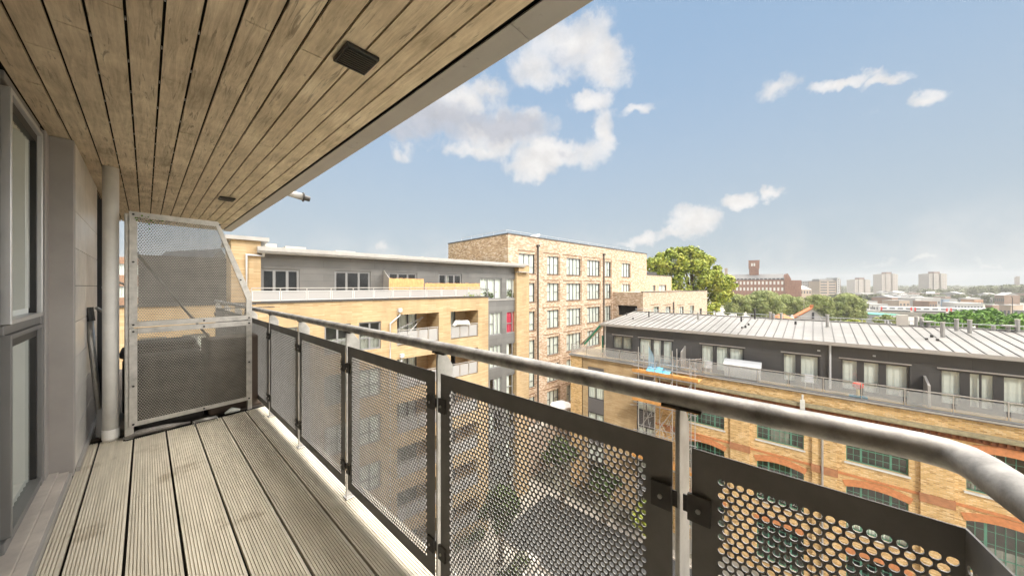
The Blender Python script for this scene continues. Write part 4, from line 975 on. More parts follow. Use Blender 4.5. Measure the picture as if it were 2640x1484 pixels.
    def on_roof(px, py):
        # where the line of sight meets the front slope
        o = F.o; d = ray(px, py); lo, hi = 5.0, 90.0; best = None
        for k in range(3000):
            p = CAM + d * (5 + k * .03); y = p.x - 29; zz = rz + sl * (y - ye)
            if ye <= y <= yk and p.z <= zz: return 18.3 - p.y, y, zz
        return None
    vents = [(1673, 817, 15, 'd'), (1616, 812, 6, 'd'), (1800, 823, 17, 'p'), (1911, 829, 13, 'd'), (1946, 822, 26, 'd'), (1986, 816, 16, 'p'), (1994, 816, 14, 'p'), (2014, 817, 15, 'p'), (2051, 836, 8, 'd'), (2133, 842, 30, 'p'),
             (2326, 834, 28, 'b'), (2362, 836, 24, 'p'), (2376, 836, 22, 'p'), (2393, 840, 12, 'c'), (2430, 868, 36, 'p'), (2466, 852, 28, 'p'), (2500, 858, 32, 'p'), (2599, 847, 12, 'c'), (2623, 852, 30, 'p'),
             (1632, 823, 5, 'd'), (1922, 845, 6, 'd'), (1930, 838, 5, 'd'), (1913, 846, 4, 'd'), (2402, 869, 6, 'd'), (2417, 878, 5, 'd'), (2389, 876, 5, 'd'), (1740, 812, 6, 'p'), (2561, 850, 12, 'p')]
    for (px, py, hp, kd) in vents:
        p = on_roof(px, max(py, 0))
        if p is None:
            p = (F.u(px, yk - .2), yk - .2, zk - .02)
        dist = (CAM - (F.o + F.ux * p[0] + F.uy * p[1])).dot(-FV) if False else (F.o + F.ux * p[0] + F.uy * p[1] - CAM).dot(FV)
        h = hp * dist / FP; x, y, zz = p; q = B(); wd = .11 if kd != 'b' else .28
        if kd == 'b': q.box(x - wd, x + wd, y - .15, y + .15, zz, zz + h); m_ = M_stone
        elif kd == 'd': q.tube([(x, y, zz), (x, y, zz + h)], .07, 8); m_ = M_coping
        else: q.tube([(x, y, zz), (x, y, zz + h)], .10, 8); m_ = M_palemetal
        vp = q.build('vent_pipe', m_, ro)
        if kd == 'c': B().box(x - .24, x + .24, y - .24, y + .24, zz + h + .002, zz + h + .1).build('cowl', M_palemetal, vp)
        if kd == 'p' and hp > 14: B().tube([(x, y, zz + h + .002), (x, y, zz + h + .05)], .12, 8).build('cap', M_stone, vp)
    B().tube([(u(2140, Y - .12), Y - .12, ze), (u(2140, Y - .12), Y - .12, zT + .14)], .06, 8).build('rainwater_pipe', M_white, r)
    B().tube([(u(1560, Y - .12), Y - .12, ze), (u(1560, Y - .12), Y - .12, zT + .14)], .06, 8).build('rainwater_pipe', M_palemetal, r)
    for (px, hh, out) in ((1765, 1.9, 1.25), (2380, 1.7, 1.2)):
        x = u(px, Y); B().prism([(x, Y - .01, zT + .14), (x, Y - out, zT + .14), (x, Y - out + .12, zT + hh - .35), (x, Y - .01, zT + hh)], (.10, 0, 0)).build('terrace_divider', M_palemetal, r)
    x = u(2107, Y); B().box(x, x + .15, Y - .1, Y - .002, dz + .35, dz + .43).build('wall_light', M_white, r)
    x = u(2250, Y); B().box(x, x + .12, Y - .1, Y - .002, dz + .35, dz + .43).build('wall_light', M_white, r)
    # stair canopy at the left end
    x0, x1 = u(1512, 3), u(1556, 3)
    st = B().prism([(x1, 2.2, ze - .05), (x0 + .2, 2.2, zT + .9), (x0 + .2, 2.2, zT + .7), (x1, 2.2, ze - .3)], (0, .15, 0)).box(x0 + 2.2, x0 + 2.35, 2.2, 2.35, zT + .2, zT + 1.9).build('stair_rail', M_stair, r)
    B().prism([(x1, 2.4, ze - .05), (x0 - .4, 2.4, zT + .7), (x0 - .4, 2.4, zT + .62), (x1, 2.4, ze - .12)], (0, 1.3, 0)).build('stair_canopy', M_palemetal, r)
    W = Matrix.Translation(F.o) @ Matrix.Rotation(r.rotation_euler.z, 4, 'Z')
    def put(name, lab, cat, parts, **k):
        t = empty(name, label=lab, category=cat, **k); t.matrix_world = W
        for nm, bb, m_, bv in parts: bb.build(nm, m_, t, bevel=bv)
        return t
    a, b = u(1868, .6), u(1960, .6); z0 = zT + .14
    put('storage_bench', 'long white covered storage bench behind the misted glass railing', 'bench', [('body', B().box(a, b, .45, 1.0, z0, z0 + .85), M_white, .02), ('lid', B().prism([(a - .05, .38, z0 + .86), (a - .05, .38, z0 + .92), (a - .05, 1.05, z0 + 1.25), (a - .05, 1.05, z0 + .86)], (b - a + .1, 0, 0)), M_white, 0)])
    def chair(px, y):
        x = u(px, y); q = []
        for dx in (-.2, .2):
            for dy in (-.2, .2): q.append(('leg', B().tube([(x + dx, y + dy, z0), (x + dx * .85, y + dy * .85, z0 + .42)], .022, 6), M_white, 0))
        return q + [('seat', B().box(x - .22, x + .22, y - .22, y + .22, z0 + .425, z0 + .455), M_white, .01), ('backrest', B().prism([(x - .2, y + .2, z0 + .456), (x + .2, y + .2, z0 + .456), (x + .22, y + .28, z0 + .88), (x - .22, y + .28, z0 + .88)], (0, .025, 0)), M_white, 0)]
    put('garden_chair', 'white plastic garden chair on the warehouse terrace left of the white bench', 'chair', chair(1826, .55), group='garden chairs on the warehouse terrace')
    put('garden_chair', 'white plastic garden chair pushed against the terrace window right of the bench', 'chair', chair(2086, .6), group='garden chairs on the warehouse terrace')
    x = u(2212, .4); q = B().tube([(x, .4, z0), (x, .4, z0 + .12)], .16, 10)
    put('toy_windmill', 'small red and yellow garden toy on a blue tray at the terrace edge', 'toy', [('tray', B().box(x - .4, x + .4, .2, .5, z0, z0 + .08), M_tarp, .01), ('stand', B().tube([(x, .35, z0 + .11), (x, .35, z0 + .5)], .08, 8), mat('yellow_plastic', (.8, .55, .05), .5), 0), ('head', B().tube([(x, .35, z0 + .5), (x, .35, z0 + .62), (x, .35, z0 + .8), (x, .35, z0 + .92)], [.1, .26, .24, .08], 12), mat('red_plastic', (.75, .06, .03), .5), 0)])
    x, zz = F.uz(1778, 950, -.3)
    q = B().tube([(x - .9, -.35, zz + .55), (x + 1.2, -.6, zz + 1.0)], .02, 5)
    for k in range(8): q.tube([(x - .8 + k * .26, -.6 - .03 * k, zz + .57 + k * .055), (x - .8 + k * .26, -.10 - .03 * k, zz + .57 + k * .055)], .012, 5)
    put('tv_aerial', 'tangled silver television aerial on a mast at the terrace corner by the scaffold', 'aerial', [('mast', B().tube([(x, -.3, zz - .8), (x, -.3, zz + .8)], .035, 6), M_scaf, 0), ('elements', q, M_scaf, 0)])
    # scaffold hung on the facade
    sc = empty('scaffold', label='tube scaffold with orange plank deck on the warehouse front', category='scaffold'); sc.matrix_world = W
    ux0, ux1 = u(1652, -1), u(1786, -1)
    for x in np.linspace(ux0, ux1, 4):
        for y in (-1.5, -.35): B().tube([(x, y, GZ), (x, y, zT + (1.9 if x < ux0 + 3.2 else 1.0))], .035, 6).build('standard', M_scaf, sc)
    for zz in (zT - .32, zT - 2.7, zT - 5.0, zT - 7.4, zT - 9.6, zT + .75, zT + .3):
        for y in (-1.54, -.31):
            if zz > zT and y > -1: continue
            B().tube([(ux0 - .4, y, zz), (ux1 + .4, y, zz)], .03, 6).build('ledger', M_scaf, sc)
    for k in range(3):
        for zz in (zT - 2.7, zT - 5.0, zT - 7.4):
            a = ux0 + (ux1 - ux0) * k / 3; B().tube([(a, -1.58, zz), (a + (ux1 - ux0) / 3, -1.58, zz + 2.2)], .028, 6).build('brace', M_scaf, sc)
    for zz in (zT - .24, zT - 2.6, zT - 7.3):
        for j in range(5): B().box(ux0 - .5 + .05 * random.random(), ux1 + .5, -1.5 + .24 * j, -1.5 + .24 * j + .22, zz, zz + .045).build('plank', M_plank, sc)
        B().box(ux0 - .5, ux1 + .5, -1.62, -1.585, zz + .05, zz + .28).build('toe_board', M_plank, sc)
    q = B(); xm = u(1698, -1)
    for j in range(9):
        a = xm - .9 + .2 * j; q.quad((a, -1.45, zT - .18 + .1 * random.random()), (a + .22, -1.45, zT - .18 + .1 * random.random()), (a + .24, -.9, zT + .1 + .25 * random.random()), (a, -.95, zT + .1 + .25 * random.random()))
        q.quad((a, -.95, zT + .2), (a + .24, -.9, zT + .2), (a + .22, -.5, zT - .15), (a, -.5, zT - .15))
    put('tarpaulin', 'crumpled bright blue tarpaulin lying on the scaffold planks', 'tarpaulin', [('sheet', q, M_tarp, 0)])
    q = B(); xa = u(1672, -.6)
    for j in range(8): q.quad((xa + .1 * j, -.6 + .05 * (j % 2), zT - .1), (xa + .1 * (j + 1), -.6 + .05 * ((j + 1) % 2), zT - .1), (xa + .05 * (j + 1), -.6, zT + 1.9 - .1 * j), (xa + .05 * j, -.6, zT + 1.9 - .1 * (j - 1)))
    put('netting', 'pale blue debris netting hanging from the scaffold top', 'netting', [('sheet', q, m_mesh('pale_blue_net', (.35, .55, .70), .5), 0)])
    q = B()
    for j in range(26):
        p1 = Vector((random.uniform(ux0, ux0 + 3.4), random.uniform(-1.2, -.4), random.uniform(zT - 6, zT - 2.9))); d = Vector((random.gauss(0, .5), random.gauss(0, .2), random.gauss(0, .8)))
        q.tube([p1, p1 + d * .5 + Vector((.1, 0, 0)), p1 + d], .02, 4)
    put('cable_tangle', 'tangle of loose silver tubes and cables stacked inside the scaffold', 'cables', [('tubes', q, M_scaf, 0)])
brick_warehouse()

# ================================================================== GROUND, TREES, FAR TOWN
def ground():
    def bld(t, b, tc):
        n = t.n('ShaderNodeTexNoise', ins={'Vector': tc, 'Scale': .012, 'Detail': 8.0, 'Roughness': .7}).outputs['Fac']
        t.L.new(t.ramp(n, [(.38, (.10, .12, .06)), (.48, (.20, .19, .15)), (.56, (.32, .30, .27)), (.68, (.15, .16, .09))]), b.inputs['Base Color'])
    m = mat('town_ground', (.2, .2, .15), .95, build=bld)
    B().quad((-1700, -1700, GZ), (1700, -1700, GZ), (1700, 1700, GZ), (-1700, 1700, GZ)).build('ground', m, kind='structure')
    pav = brick_mat('courtyard_paving', [(.40, .36, .30), (.48, .44, .37), (.52, .48, .42)], (.3, .28, .24), .6, .3, .02)
    def pbld(t, b, tc):
        br = t.n('ShaderNodeTexBrick', ins={'Vector': tc, 'Color1': (.50, .46, .39, 1), 'Color2': (.40, .37, .32, 1), 'Mortar': (.26, .24, .21, 1), 'Scale': 1.0, 'Mortar Size': .02, 'Brick Width': .9, 'Row Height': .6})
        n = t.n('ShaderNodeTexNoise', ins={'Vector': tc, 'Scale': .5, 'Detail': 6.0}).outputs['Fac']
        t.L.new(t.mix(1.0, br.outputs['Color'], t.ramp(n, [(.3, .7), (.7, 1.15)]), 'MULTIPLY'), b.inputs['Base Color'])
    pv = mat('pale_paving', (.45, .42, .36), .85, build=pbld)
    B().quad((-2, -16, GZ + .004), (27, -16, GZ + .004), (27, 30, GZ + .004), (-2, 30, GZ + .004)).build('pavement', pv, kind='structure')
    B().quad((19, -30, GZ + .008), (26, -30, GZ + .008), (26, 19, GZ + .008), (19, 19, GZ + .008)).build('road', M_asph, kind='structure')
    B().box(18.85, 18.998, -30, 19, GZ + .009, GZ + .13).box(26.002, 26.15, -30, 19, GZ + .009, GZ + .13).build('kerb', M_stone, kind='structure')
    lawn = mat('short_lawn', (.10, .14, .04), .95, vary=.4, vscale=2)
    B().quad((3, 2, GZ + .008), (12, 2, GZ + .008), (12, 14, GZ + .008), (3, 14, GZ + .008)).build('grass', lawn, kind='structure')
ground()

def leaves(b_centres, radii, per, size, flat=.5):
    """leaf-sized quads spread through a set of clumps"""
    V = []; n = 0
    for c, r, k in zip(b_centres, radii, per):
        d = rng.normal(size=(k, 3)); d /= np.linalg.norm(d, axis=1)[:, None]
        p = np.array(c)[None] + d * (r * (1 - .45 * rng.random(k) ** 1.6))[:, None] * np.array([1, 1, .9])
        a = rng.normal(size=(k, 3)) + d * .0; a -= d * (a * d).sum(1)[:, None] * .6; a /= np.linalg.norm(a, axis=1)[:, None]
        bb = np.cross(a, d + .4 * rng.normal(size=(k, 3))); bb /= np.linalg.norm(bb, axis=1)[:, None]
        s = size * (.6 + .8 * rng.random(k))[:, None]
        V.append(np.stack([p - a * s, p + bb * s * .6, p + a * s, p - bb * s * .6], axis=1).reshape(-1, 3)); n += k
    V = np.concatenate(V); F = np.arange(n * 4).reshape(-1, 4)
    return V.tolist(), F.tolist()

def tree(name, label, blobs, Z, m, leaf=.3, dens=1.0, trunk_px=None, group=None, cat='tree', dz=.35, subs=9, sub_r=.5):
    """blobs: (px, py, radius in photo pixels); the tree stands Z metres deep"""
    k = Z / FP; cs, rs, ps, big = [], [], [], []
    for (px, py, r) in blobs:
        c = PT(px, py, Z + random.uniform(-1, 1) * r * k * dz); R_ = r * k; big.append((c, R_))
        for j in range(subs):
            d = Vector((random.gauss(0, 1), random.gauss(0, 1), random.gauss(0, 1))).normalized()
            if d.z < -.5: d.z = -d.z
            rr = R_ * sub_r * random.uniform(.7, 1.15); cs.append(tuple(c + d * (R_ - rr * .75))); rs.append(rr); ps.append(int(dens * 26 * (rr / leaf) ** 1.6 / 3) + 12)
    tp = trunk_px or sum(b[0] for b in blobs) / len(blobs); base = gz(tp, Z, GZ - H)
    t = empty(name, base, label=label, category=cat, group=group)
    V, F = leaves([Vector(c) - base for c in cs], rs, ps, leaf)
    me = bpy.data.meshes.new('crown'); me.from_pydata([tuple(v) for v in V], [], F); me.materials.append(m); link('crown', me, t)
    top = max(b[0].z for b in big) - base.z; q = B(); tr = max(.18, top * .022)
    low = min(b[0].z for b in big) - base.z
    q.tube([(0, 0, 0), (.1, 0, low * .6), (0, .1, max(low, top * .5)), (0, 0, top * .9)], [tr * 1.3, tr, tr * .7, tr * .15], 7)
    for c, R_ in big:
        v = c - base; q.tube([(0, 0, max(1.5, v.z * .55)), (v.x * .5, v.y * .5, v.z * .82), tuple(v)], [tr * .5, tr * .32, tr * .1], 5)
    q.build('trunk', M_bark, t); return t

tree('plane_tree', 'big sunlit yellow green plane tree rising behind the low brick wing', [(1688, 688, 28), (1712, 672, 24), (1745, 662, 30), (1785, 663, 30), (1822, 680, 28), (1725, 712, 42), (1780, 712, 50), (1835, 722, 34), (1868, 734, 28), (1878, 752, 20), (1700, 758, 45), (1765, 765, 52), (1830, 775, 46), (1856, 768, 26), (1846, 700, 16), (1752, 648, 12), (1776, 646, 12)], 85, L_plane, .34, 1.15, subs=11)
lime = [(1902, 788, 30, 22, 'leftmost rounded grey green tree half hidden by the plane tree'), (1938, 782, 24, 0, 'small rounded tree between the two widest clipped trees'), (1972, 790, 42, 0, 'widest rounded clipped tree in front of the red brick warehouse'),
        (2022, 790, 32, 0, 'rounded clipped tree just left of the white gabled house'), (2054, 788, 24, 0, 'narrow rounded tree directly behind the white gable ridge'), (2108, 794, 36, 0, 'broad rounded tree right of the tile roofed house ridge'), (2182, 792, 38, 0, 'last rounded tree at the right end of the clipped row')]
for (px, py, r, e, lb) in lime:
    bl = [(px, py, r), (px - r * .35, py + r * .5, r * .7), (px + r * .35, py + r * .45, r * .72), (px, py - r * .2, r * .78)]
    if px == 2182: bl.append((2202, 810, 24))
    tree('clipped_tree', lb, bl, 130 + (px % 7), L_lime, .30, 1.9, group='rounded clipped trees along the far street', dz=.2, subs=16, sub_r=.42)
tree('young_tree', 'small bright yellow bush behind the wing at the foot of the plane tree', [(1838, 800, 16), (1848, 790, 10), (1826, 808, 12)], 70, L_plane, .2, 1.0)
k = 0
for (px, py, r, lb) in ((2395, 826, 22, 'leftmost bright green bushy tree behind the ridge rail'), (2432, 824, 24, 'bright green spreading tree left of the two tall flues'), (2475, 820, 28, 'bright green tree behind the pair of tall roof flues'), (2520, 818, 30, 'tallest bright green tree with a pointed top beside the train'),
                        (2562, 822, 28, 'bright green tree between the pointed tree and the right flue'), (2602, 824, 26, 'bright green tree behind the right hand cowl'), (2640, 826, 26, 'bright green tree cut by the right edge'), (2560, 838, 24, 'lower bright green bush in front of the tree row')):
    bl = [(px, py, r * .8), (px - r * .7, py + 8, r * .6), (px + r * .7, py + 7, r * .6), (px, py + 16, r)] + ([(2556, 800, 9), (2552, 808, 14)] if px == 2562 else [])
    tree('green_tree', lb, bl, 74 + (px % 9), L_shrub, .26, 1.1, group='bright green trees behind the metal roof', subs=10)
tree('brownish_bush', 'dull brownish green bush behind the roof left of the square flue', [(2262, 828, 12), (2285, 824, 14), (2310, 830, 12)], 90, L_lime, .22, 1.0)
tree('hedge_bush', 'pale green hedge bush right of the gabled house', [(2200, 832, 12), (2222, 834, 10), (2180, 836, 10)], 95, L_plane, .22, 1.0)

def block(name, label, pxa, Za, pxb, Zb, ytop, deep, m, rows=0, cols=0, wh=.5, ww=.6, roofm=M_roofgrey, group=None, base=None, cat='building', gable=0, wm=M_frame, ybot=None):
    a, b = gz(pxa, Za, 0), gz(pxb, Zb, 0); d = b - a
    F = Fac(a, math.atan2(d.x, d.y), name, label=label, category=cat, group=group); L = d.length; r = F.root
    zt = F.z(pxa, ytop); zb = GZ if base is None else base
    B().box(0, L, 0, deep, zb, zt).build('wall', m, r)
    if gable: B().prism([(-.2, -.3, zt + .004), (-.2, deep + .3, zt + .004), (-.2, deep / 2, zt + gable)], (L + .4, 0, 0)).build('roof', roofm, r)
    else: B().box(-.15, L + .15, -.15, deep + .15, zt + .004, zt + .30).build('roof', roofm, r)
    if rows:
        za = F.z(pxa, ybot) if ybot else zb; h = (zt - za) / rows
        for j in range(rows):
            q = B(); cw = L / cols
            for i in range(cols):
                c = (i + .5) * cw; q.box(c - cw * ww / 2, c + cw * ww / 2, -.06, -.004, zt - h * (j + .5) - h * wh / 2, zt - h * (j + .5) + h * wh / 2)
            q.build('window_row', wm, r)
    return F, zt, L
Mw = mat('far_window_glass', (.12, .13, .14), .15)
Mwp = mat('far_window_blind', (.62, .60, .56), .5)
Mbeige = mat('far_beige_render', (.42, .33, .25), .85, vary=.1, vscale=.1)
Mconc = mat('far_tower_concrete', (.44, .40, .355), .85, vary=.06, vscale=.1)
Mconc2 = mat('far_tower_stripe', (.34, .30, .27), .8, vary=.06)
Mwhite = mat('far_white_sheet', (.42, .41, .39), .6, vary=.08, vscale=.1)
Mpg = mat('far_pale_grey', (.30, .29, .275), .7, vary=.1, vscale=.1)
Mbr = mat('far_brown_brick', (.26, .17, .12), .85, vary=.15, vscale=.2)
def town():
    # red brick warehouse with water tower
    F, zt, L = block('red_brick_warehouse', 'red brick warehouse with grey roof and square water tower in the distance', 1860, 350, 2022, 322, 722, 24, M_red, 2, 17, .52, .5, M_roofgrey, gable=6.0, wm=Mwp, ybot=752)
    r = F.root
    q = B(); cw = L / 16
    for i in range(16): q.box(cw * (i + .5) - 1.1, cw * (i + .5) + 1.1, -.3, 1.6, zt + .3, zt + 1.5)
    q.build('dormer_row', M_frame, r)
    B().box(L + .01, L + 5, -.8, 24, GZ, zt + .6).prism([(L - .05, -.8, zt + .605), (L + 5.05, -.8, zt + .605), (L + 2.5, -.8, zt + 6)], (0, 24, 0)).build('gable_bay', M_red, r)
    B().box(L + 5.02, L + 13, 2, 24, GZ, zt - .6).build('end_bay', M_red, r)
    a, b = F.u(1931, 10), F.u(1958, 10); z0, z1, z2 = F.z(1945, 712, 10), F.z(1945, 692, 10), F.z(1945, 672, 10)
    B().box(a + .5, b - .5, 10, 20, z0 - 8, z1).box(a, b, 9.4, 20.6, z1 + .01, z2).box(a - .3, b + .3, 9.1, 20.9, z2 + .01, z2 + .5).build('water_tower', M_red, r)
    B().box((a + b) / 2 - 2.6, (a + b) / 2 - 1.2, 9.3, 9.39, z1 + 2.5, z1 + 5.5).box((a + b) / 2 - .6, (a + b) / 2 + .8, 9.3, 9.39, z1 + 2.5, z1 + 5.5).build('tower_window', Mwp, r)
    a, b = F.u(1868, 14), F.u(1876, 14); B().box(a, b, 14, 20, zt, F.z(1870, 691, 14)).build('chimney', Mbeige, r)
    block('mill_annexe', 'low beige hall with bright white sloping roof beside the red brick warehouse', 2056, 330, 2092, 330, 746, 20, Mbeige, 1, 5, .5, .5, Mwhite, gable=4, wm=Mw, ybot=760)
    block('grey_flats', 'pale grey flat roofed block behind the white roofed hall', 2058, 460, 2104, 455, 725, 16, Mpg, 5, 8, .55, .6, wm=Mw, ybot=758)
    F, zt, L = block('beige_flats', 'beige flats with a white stair tower on the right end', 2113, 430, 2156, 430, 724, 16, Mbeige, 5, 2, .5, .8, wm=Mw, ybot=758)
    B().box(L + .01, L + 4, -1, 14, GZ, zt + 4.2).build('stair_tower', Mwhite, F.root); B().box(L + 4.02, L + 7.5, 2, 14, GZ, zt + 2.2).build('end_bay', Mbr, F.root); B().box(2, L - .2, 3, 13, zt + .31, zt + 2.6).build('penthouse', Mpg, F.root)
    q = B()
    for j in range(6): q.box(L + 1.4, L + 2.6, -1.06, -1.005, zt + 1 - j * 3, zt + 2.2 - j * 3)
    q.build('stair_window', Mw, F.root)
    for (a, b, yt, Z, lb) in ((2207, 2247, 720, 640, 'shortest of the three pale tower blocks, left of the other two'), (2277, 2318, 705.5, 640, 'tall pale tower block in the middle of the three'), (2399, 2445, 704.5, 600, 'tall pale tower block standing apart on the right')):
        A, C = gz(a, Z, 0), gz(b, Z, 0); d = C - A; F = Fac(A, math.atan2(d.x, d.y), 'tower_block', label=lb, category='tower', group='pale concrete tower blocks on the skyline'); L = d.length; zt = F.z(a, yt); r = F.root
        for i, (x0, x1, y0, m_) in enumerate(((0, .2, 2, Mconc), (.2, .4, 0, Mconc), (.4, .6, 2.5, Mconc), (.6, .8, 0, Mconc), (.8, 1, 2, Mconc))):
            B().box(L * x0 + .01, L * x1 - .01, y0, 18, GZ, zt - (0 if y0 < 1 else .8)).build('wall_bay', m_, r)
            q = B(); n = 16
            for j in range(n): z = zt - 1.2 - j * 2.75; q.box(L * (x0 + .05), L * (x1 - .05), y0 - .08, y0 - .01, z - 1.3, z)
            q.build('window_band', Mconc2, r)
        B().box(L * .33, L * .68, 4, 12, zt + .01, zt + 3.4).build('rooftop_plant', mat('far_red_brown', (.22, .15, .12), .8), r)
    t = empty('church_tower', gz(2622, 560, GZ - H), label='slender far church tower with broken top above the woods near the right edge', category='tower')
    B().box(-2.4, 2.4, -2, 2, 0, 33).box(-2.4, -1, -2, 2, 33.01, 37).box(.6, 2.4, -2, 2, 33.01, 35).build('shaft', Mconc2, t)
    # gabled house behind the ridge
    a, b = gz(2052, 96, 0), gz(2130, 92, 0); d = b - a; F = Fac(a, math.atan2(d.x, d.y), 'gabled_house', label='white gabled house with orange clay tile roof just behind the metal roof', category='house'); L = d.length; r = F.root
    ze, zr = F.z(2130, 824), F.z(2095, 797)
    q = B(); q.box(0, L, 0, 9, GZ, ze); q.prism([(0, 0, ze + .002), (L, 0, ze + .002), (L * .55, 0, zr)], (0, 9, 0)); q.build('wall', Mwhite, r)
    B().prism([(-.3, -.3, ze), (L * .55, -.3, zr + .1), (L * .55, -.3, zr + .35), (-.5, -.3, ze + .2)], (0, 10, 0)).build('roof', M_tile, r)
    B().prism([(L + .3, -.3, ze), (L + .5, -.3, ze + .2), (L * .55 + .01, -.3, zr + .35), (L * .55 + .01, -.3, zr + .1)], (0, 10, 0)).build('roof', M_roofgrey, r)
    B().box(L * .5, L * .62, 3, 4.2, zr + .3, zr + 1.1).build('chimney', M_tile, r); x = F.u(2096)
    B().box(x - .25, x + .25, -.12, -.004, ze + .1, ze + 1.9).build('window', M_frame, r)
    B().tube([(L * .3, 4, zr - 1), (L * .3, 4, zr + 3.4)], .04, 5).tube([(L * .3 - .9, 4, zr + 3), (L * .3 + .9, 4, zr + 3)], .03, 5).tube([(L * .3 - 1, 4, zr + 2.2), (L * .3 + 1.2, 4, zr + 2.3)], .03, 5).build('aerial', M_scaf, r)
    a, b = gz(2012, 88, 0), gz(2058, 88, 0); d = b - a; F = Fac(a, math.atan2(d.x, d.y), 'tiled_outbuilding', label='low orange tiled hipped roof left of the white gable', category='house'); L = d.length; ze = F.z(2030, 830); zr = F.z(2040, 812)
    B().box(0, L, 0, 6, GZ, ze).build('wall', Mbr, F.root); q = B(); q.quad((-.3, -.3, ze), (L + .3, -.3, ze), (L * .75, 3, zr), (L * .35, 3, zr)).quad((-.3, 6.3, ze), (-.3, -.3, ze), (L * .35, 3, zr)).quad((L + .3, -.3, ze), (L + .3, 6.3, ze), (L * .75, 3, zr)).quad((L + .3, 6.3, ze), (-.3, 6.3, ze), (L * .35, 3, zr), (L * .75, 3, zr)); q.build('roof', M_tile, F.root)
    # train on its embankment
    A, C = gz(2215, 232, 0), gz(2700, 196, 0); d = C - A; ang = math.atan2(d.x, d.y); L = d.length
    o = B().box(-30, L + 60, -2.5, 7, GZ - .2, GZ + 3.0).build('embankment', mat('ballast_wall', (.26, .24, .20), .9, vary=.3, vscale=.2), kind='structure'); o.location = (A.x, A.y, 0); o.rotation_euler.z = math.atan2(math.cos(ang), math.sin(ang))
    F = Fac(A, ang, 'train', label='white metro train with red doors crossing on the far embankment', category='train'); z0 = GZ + 3.25; r = F.root; red = mat('train_red', (.60, .04, .03), .4); tw = mat('train_white', (.62, .62, .62), .35)
    x = F.u(2268); xe = F.u(2545); cl = 16.5; n = max(3, int((xe - x) / cl)); cl = (xe - x) / n
    for i in range(n):
        a = x + cl * i + .25; b = a + cl - .5; cb = B().box(a, b, 0, 2.7, z0 + .55, z0 + 2.9).box(a + .1, b - .1, .2, 2.5, z0 + 2.901, z0 + 3.25).build('carriage', tw, r, bevel=.08)
        q = B()
        for j in range(4): c = a + (b - a) * (j + .5) / 4; q.box(c - 1.25, c + 1.25, -.03, -.004, z0 + 1.55, z0 + 2.35)
        q.build('windows', Mw, cb)
        for c in (a + (b - a) * .02, a + (b - a) * .98): B().box(c - .75 if c > (a + b) / 2 else c - .05, c + .05 if c > (a + b) / 2 else c + .75, -.05, -.035, z0 + .6, z0 + 2.85).build('door', red, cb)
        B().box(a + 1, b - 1, .2, 2.5, z0 - .24, z0 + .54).build('bogies', M_coping, r)
    for i, (px, Z) in enumerate(((2233, 190), (2250, 190), (2610, 170))):
        t = empty('signal_mast', gz(px, Z, GZ - H), label=('slim dark mast beside the railway, left of its neighbour', 'slim dark mast beside the railway at the left end of the train', 'thin lamp mast with curved arm near the right edge by the railway')[i], category='mast', group='masts beside the railway')
        h = 9 if i < 2 else 14; B().tube([(0, 0, 0), (0, 0, h)], [.2, .14], 6).build('pole', M_coping, t)
        if i == 2: B().tube([(0, 0, h), (-1.6, .6, h + 1), (-3.2, 1.2, h + .9)], .12, 5).build('arm', M_coping, t)
    # the low town
    spec = [('long bright white shed in the middle of the low town', 2322, 330, 2425, 318, 767, 30, Mwhite, Mwhite), ('white gabled shed with a small step up left of the long shed', 2328, 345, 2365, 342, 761, 20, Mwhite, Mwhite),
            ('very long thin pale roof below the distant wood', 2445, 400, 2560, 380, 766, 30, Mpg, Mwhite), ('pale shed directly above the train on the right', 2460, 270, 2535, 262, 781, 18, Mwhite, Mwhite),
            ('white fronted warehouse at the left end of the train', 2226, 262, 2290, 258, 784, 20, Mwhite, Mpg), ('small green trimmed white shed under the clipped trees end', 2228, 300, 2262, 300, 776, 16, Mwhite, M_roofgrey),
            ('green and white garage behind the square roof flue', 2266, 150, 2322, 150, 812, 12, Mwhite, mat('far_green_sheet', (.08, .35, .25), .6)), ('white walled building left of the garage', 2226, 170, 2264, 168, 800, 14, Mwhite, Mpg),
            ('brown brick box building touching the right end of the train', 2540, 235, 2558, 232, 786, 14, Mbr, Mpg), ('brown brick block with dark flank right of the train', 2576, 200, 2606, 196, 786, 12, Mbeige, Mpg),
            ('grey shed at the far right behind the trees', 2612, 190, 2665, 180, 800, 14, Mpg, M_roofgrey), ('beige low block left of the long white shed', 2318, 300, 2345, 300, 775, 14, Mbeige, Mpg),
            ('pale blue grey shed right of the long white shed', 2432, 320, 2448, 318, 772, 14, mat('far_blue_sheet', (.30, .38, .48), .6), Mpg), ('brown house below the long white shed', 2396, 290, 2416, 290, 777, 12, Mbr, Mbr),
            ('orange brick block right below the distant wood', 2512, 330, 2535, 328, 772, 14, mat('far_orange_brick', (.45, .26, .15), .8), Mpg)]
    for (lb, a, Za, b, Zb, yt, dp, m_, rm) in spec:
        block('low_building', lb, a, Za, b, Zb, yt, dp, m_, 1, max(3, int((b - a) / 8)), .3, .5, rm, wm=Mw)
    kinds = [('small pale flat roofed building in the low town beyond the railway', Mpg, Mwhite), ('small brown walled building in the low town beyond the railway', Mbr, Mpg), ('small white building in the low town beyond the railway', Mwhite, M_roofgrey)]
    for i in range(54):
        px = random.uniform(2170, 2680); Z = random.uniform(300, 620); wpx = random.uniform(8, 26); yt = CY + random.uniform(9.5, 13.5) * FP / Z
        lb, m_, rm = kinds[i % 3]; block('town_building', lb, px, Z, px + wpx, Z * random.uniform(.97, 1.03), yt, random.uniform(8, 20), m_, 1, max(2, int(wpx / 5)), .3, .5, rm, wm=Mw, group=lb.replace('small', 'small, near identical'), gable=random.choice([0, 0, 2.5]))
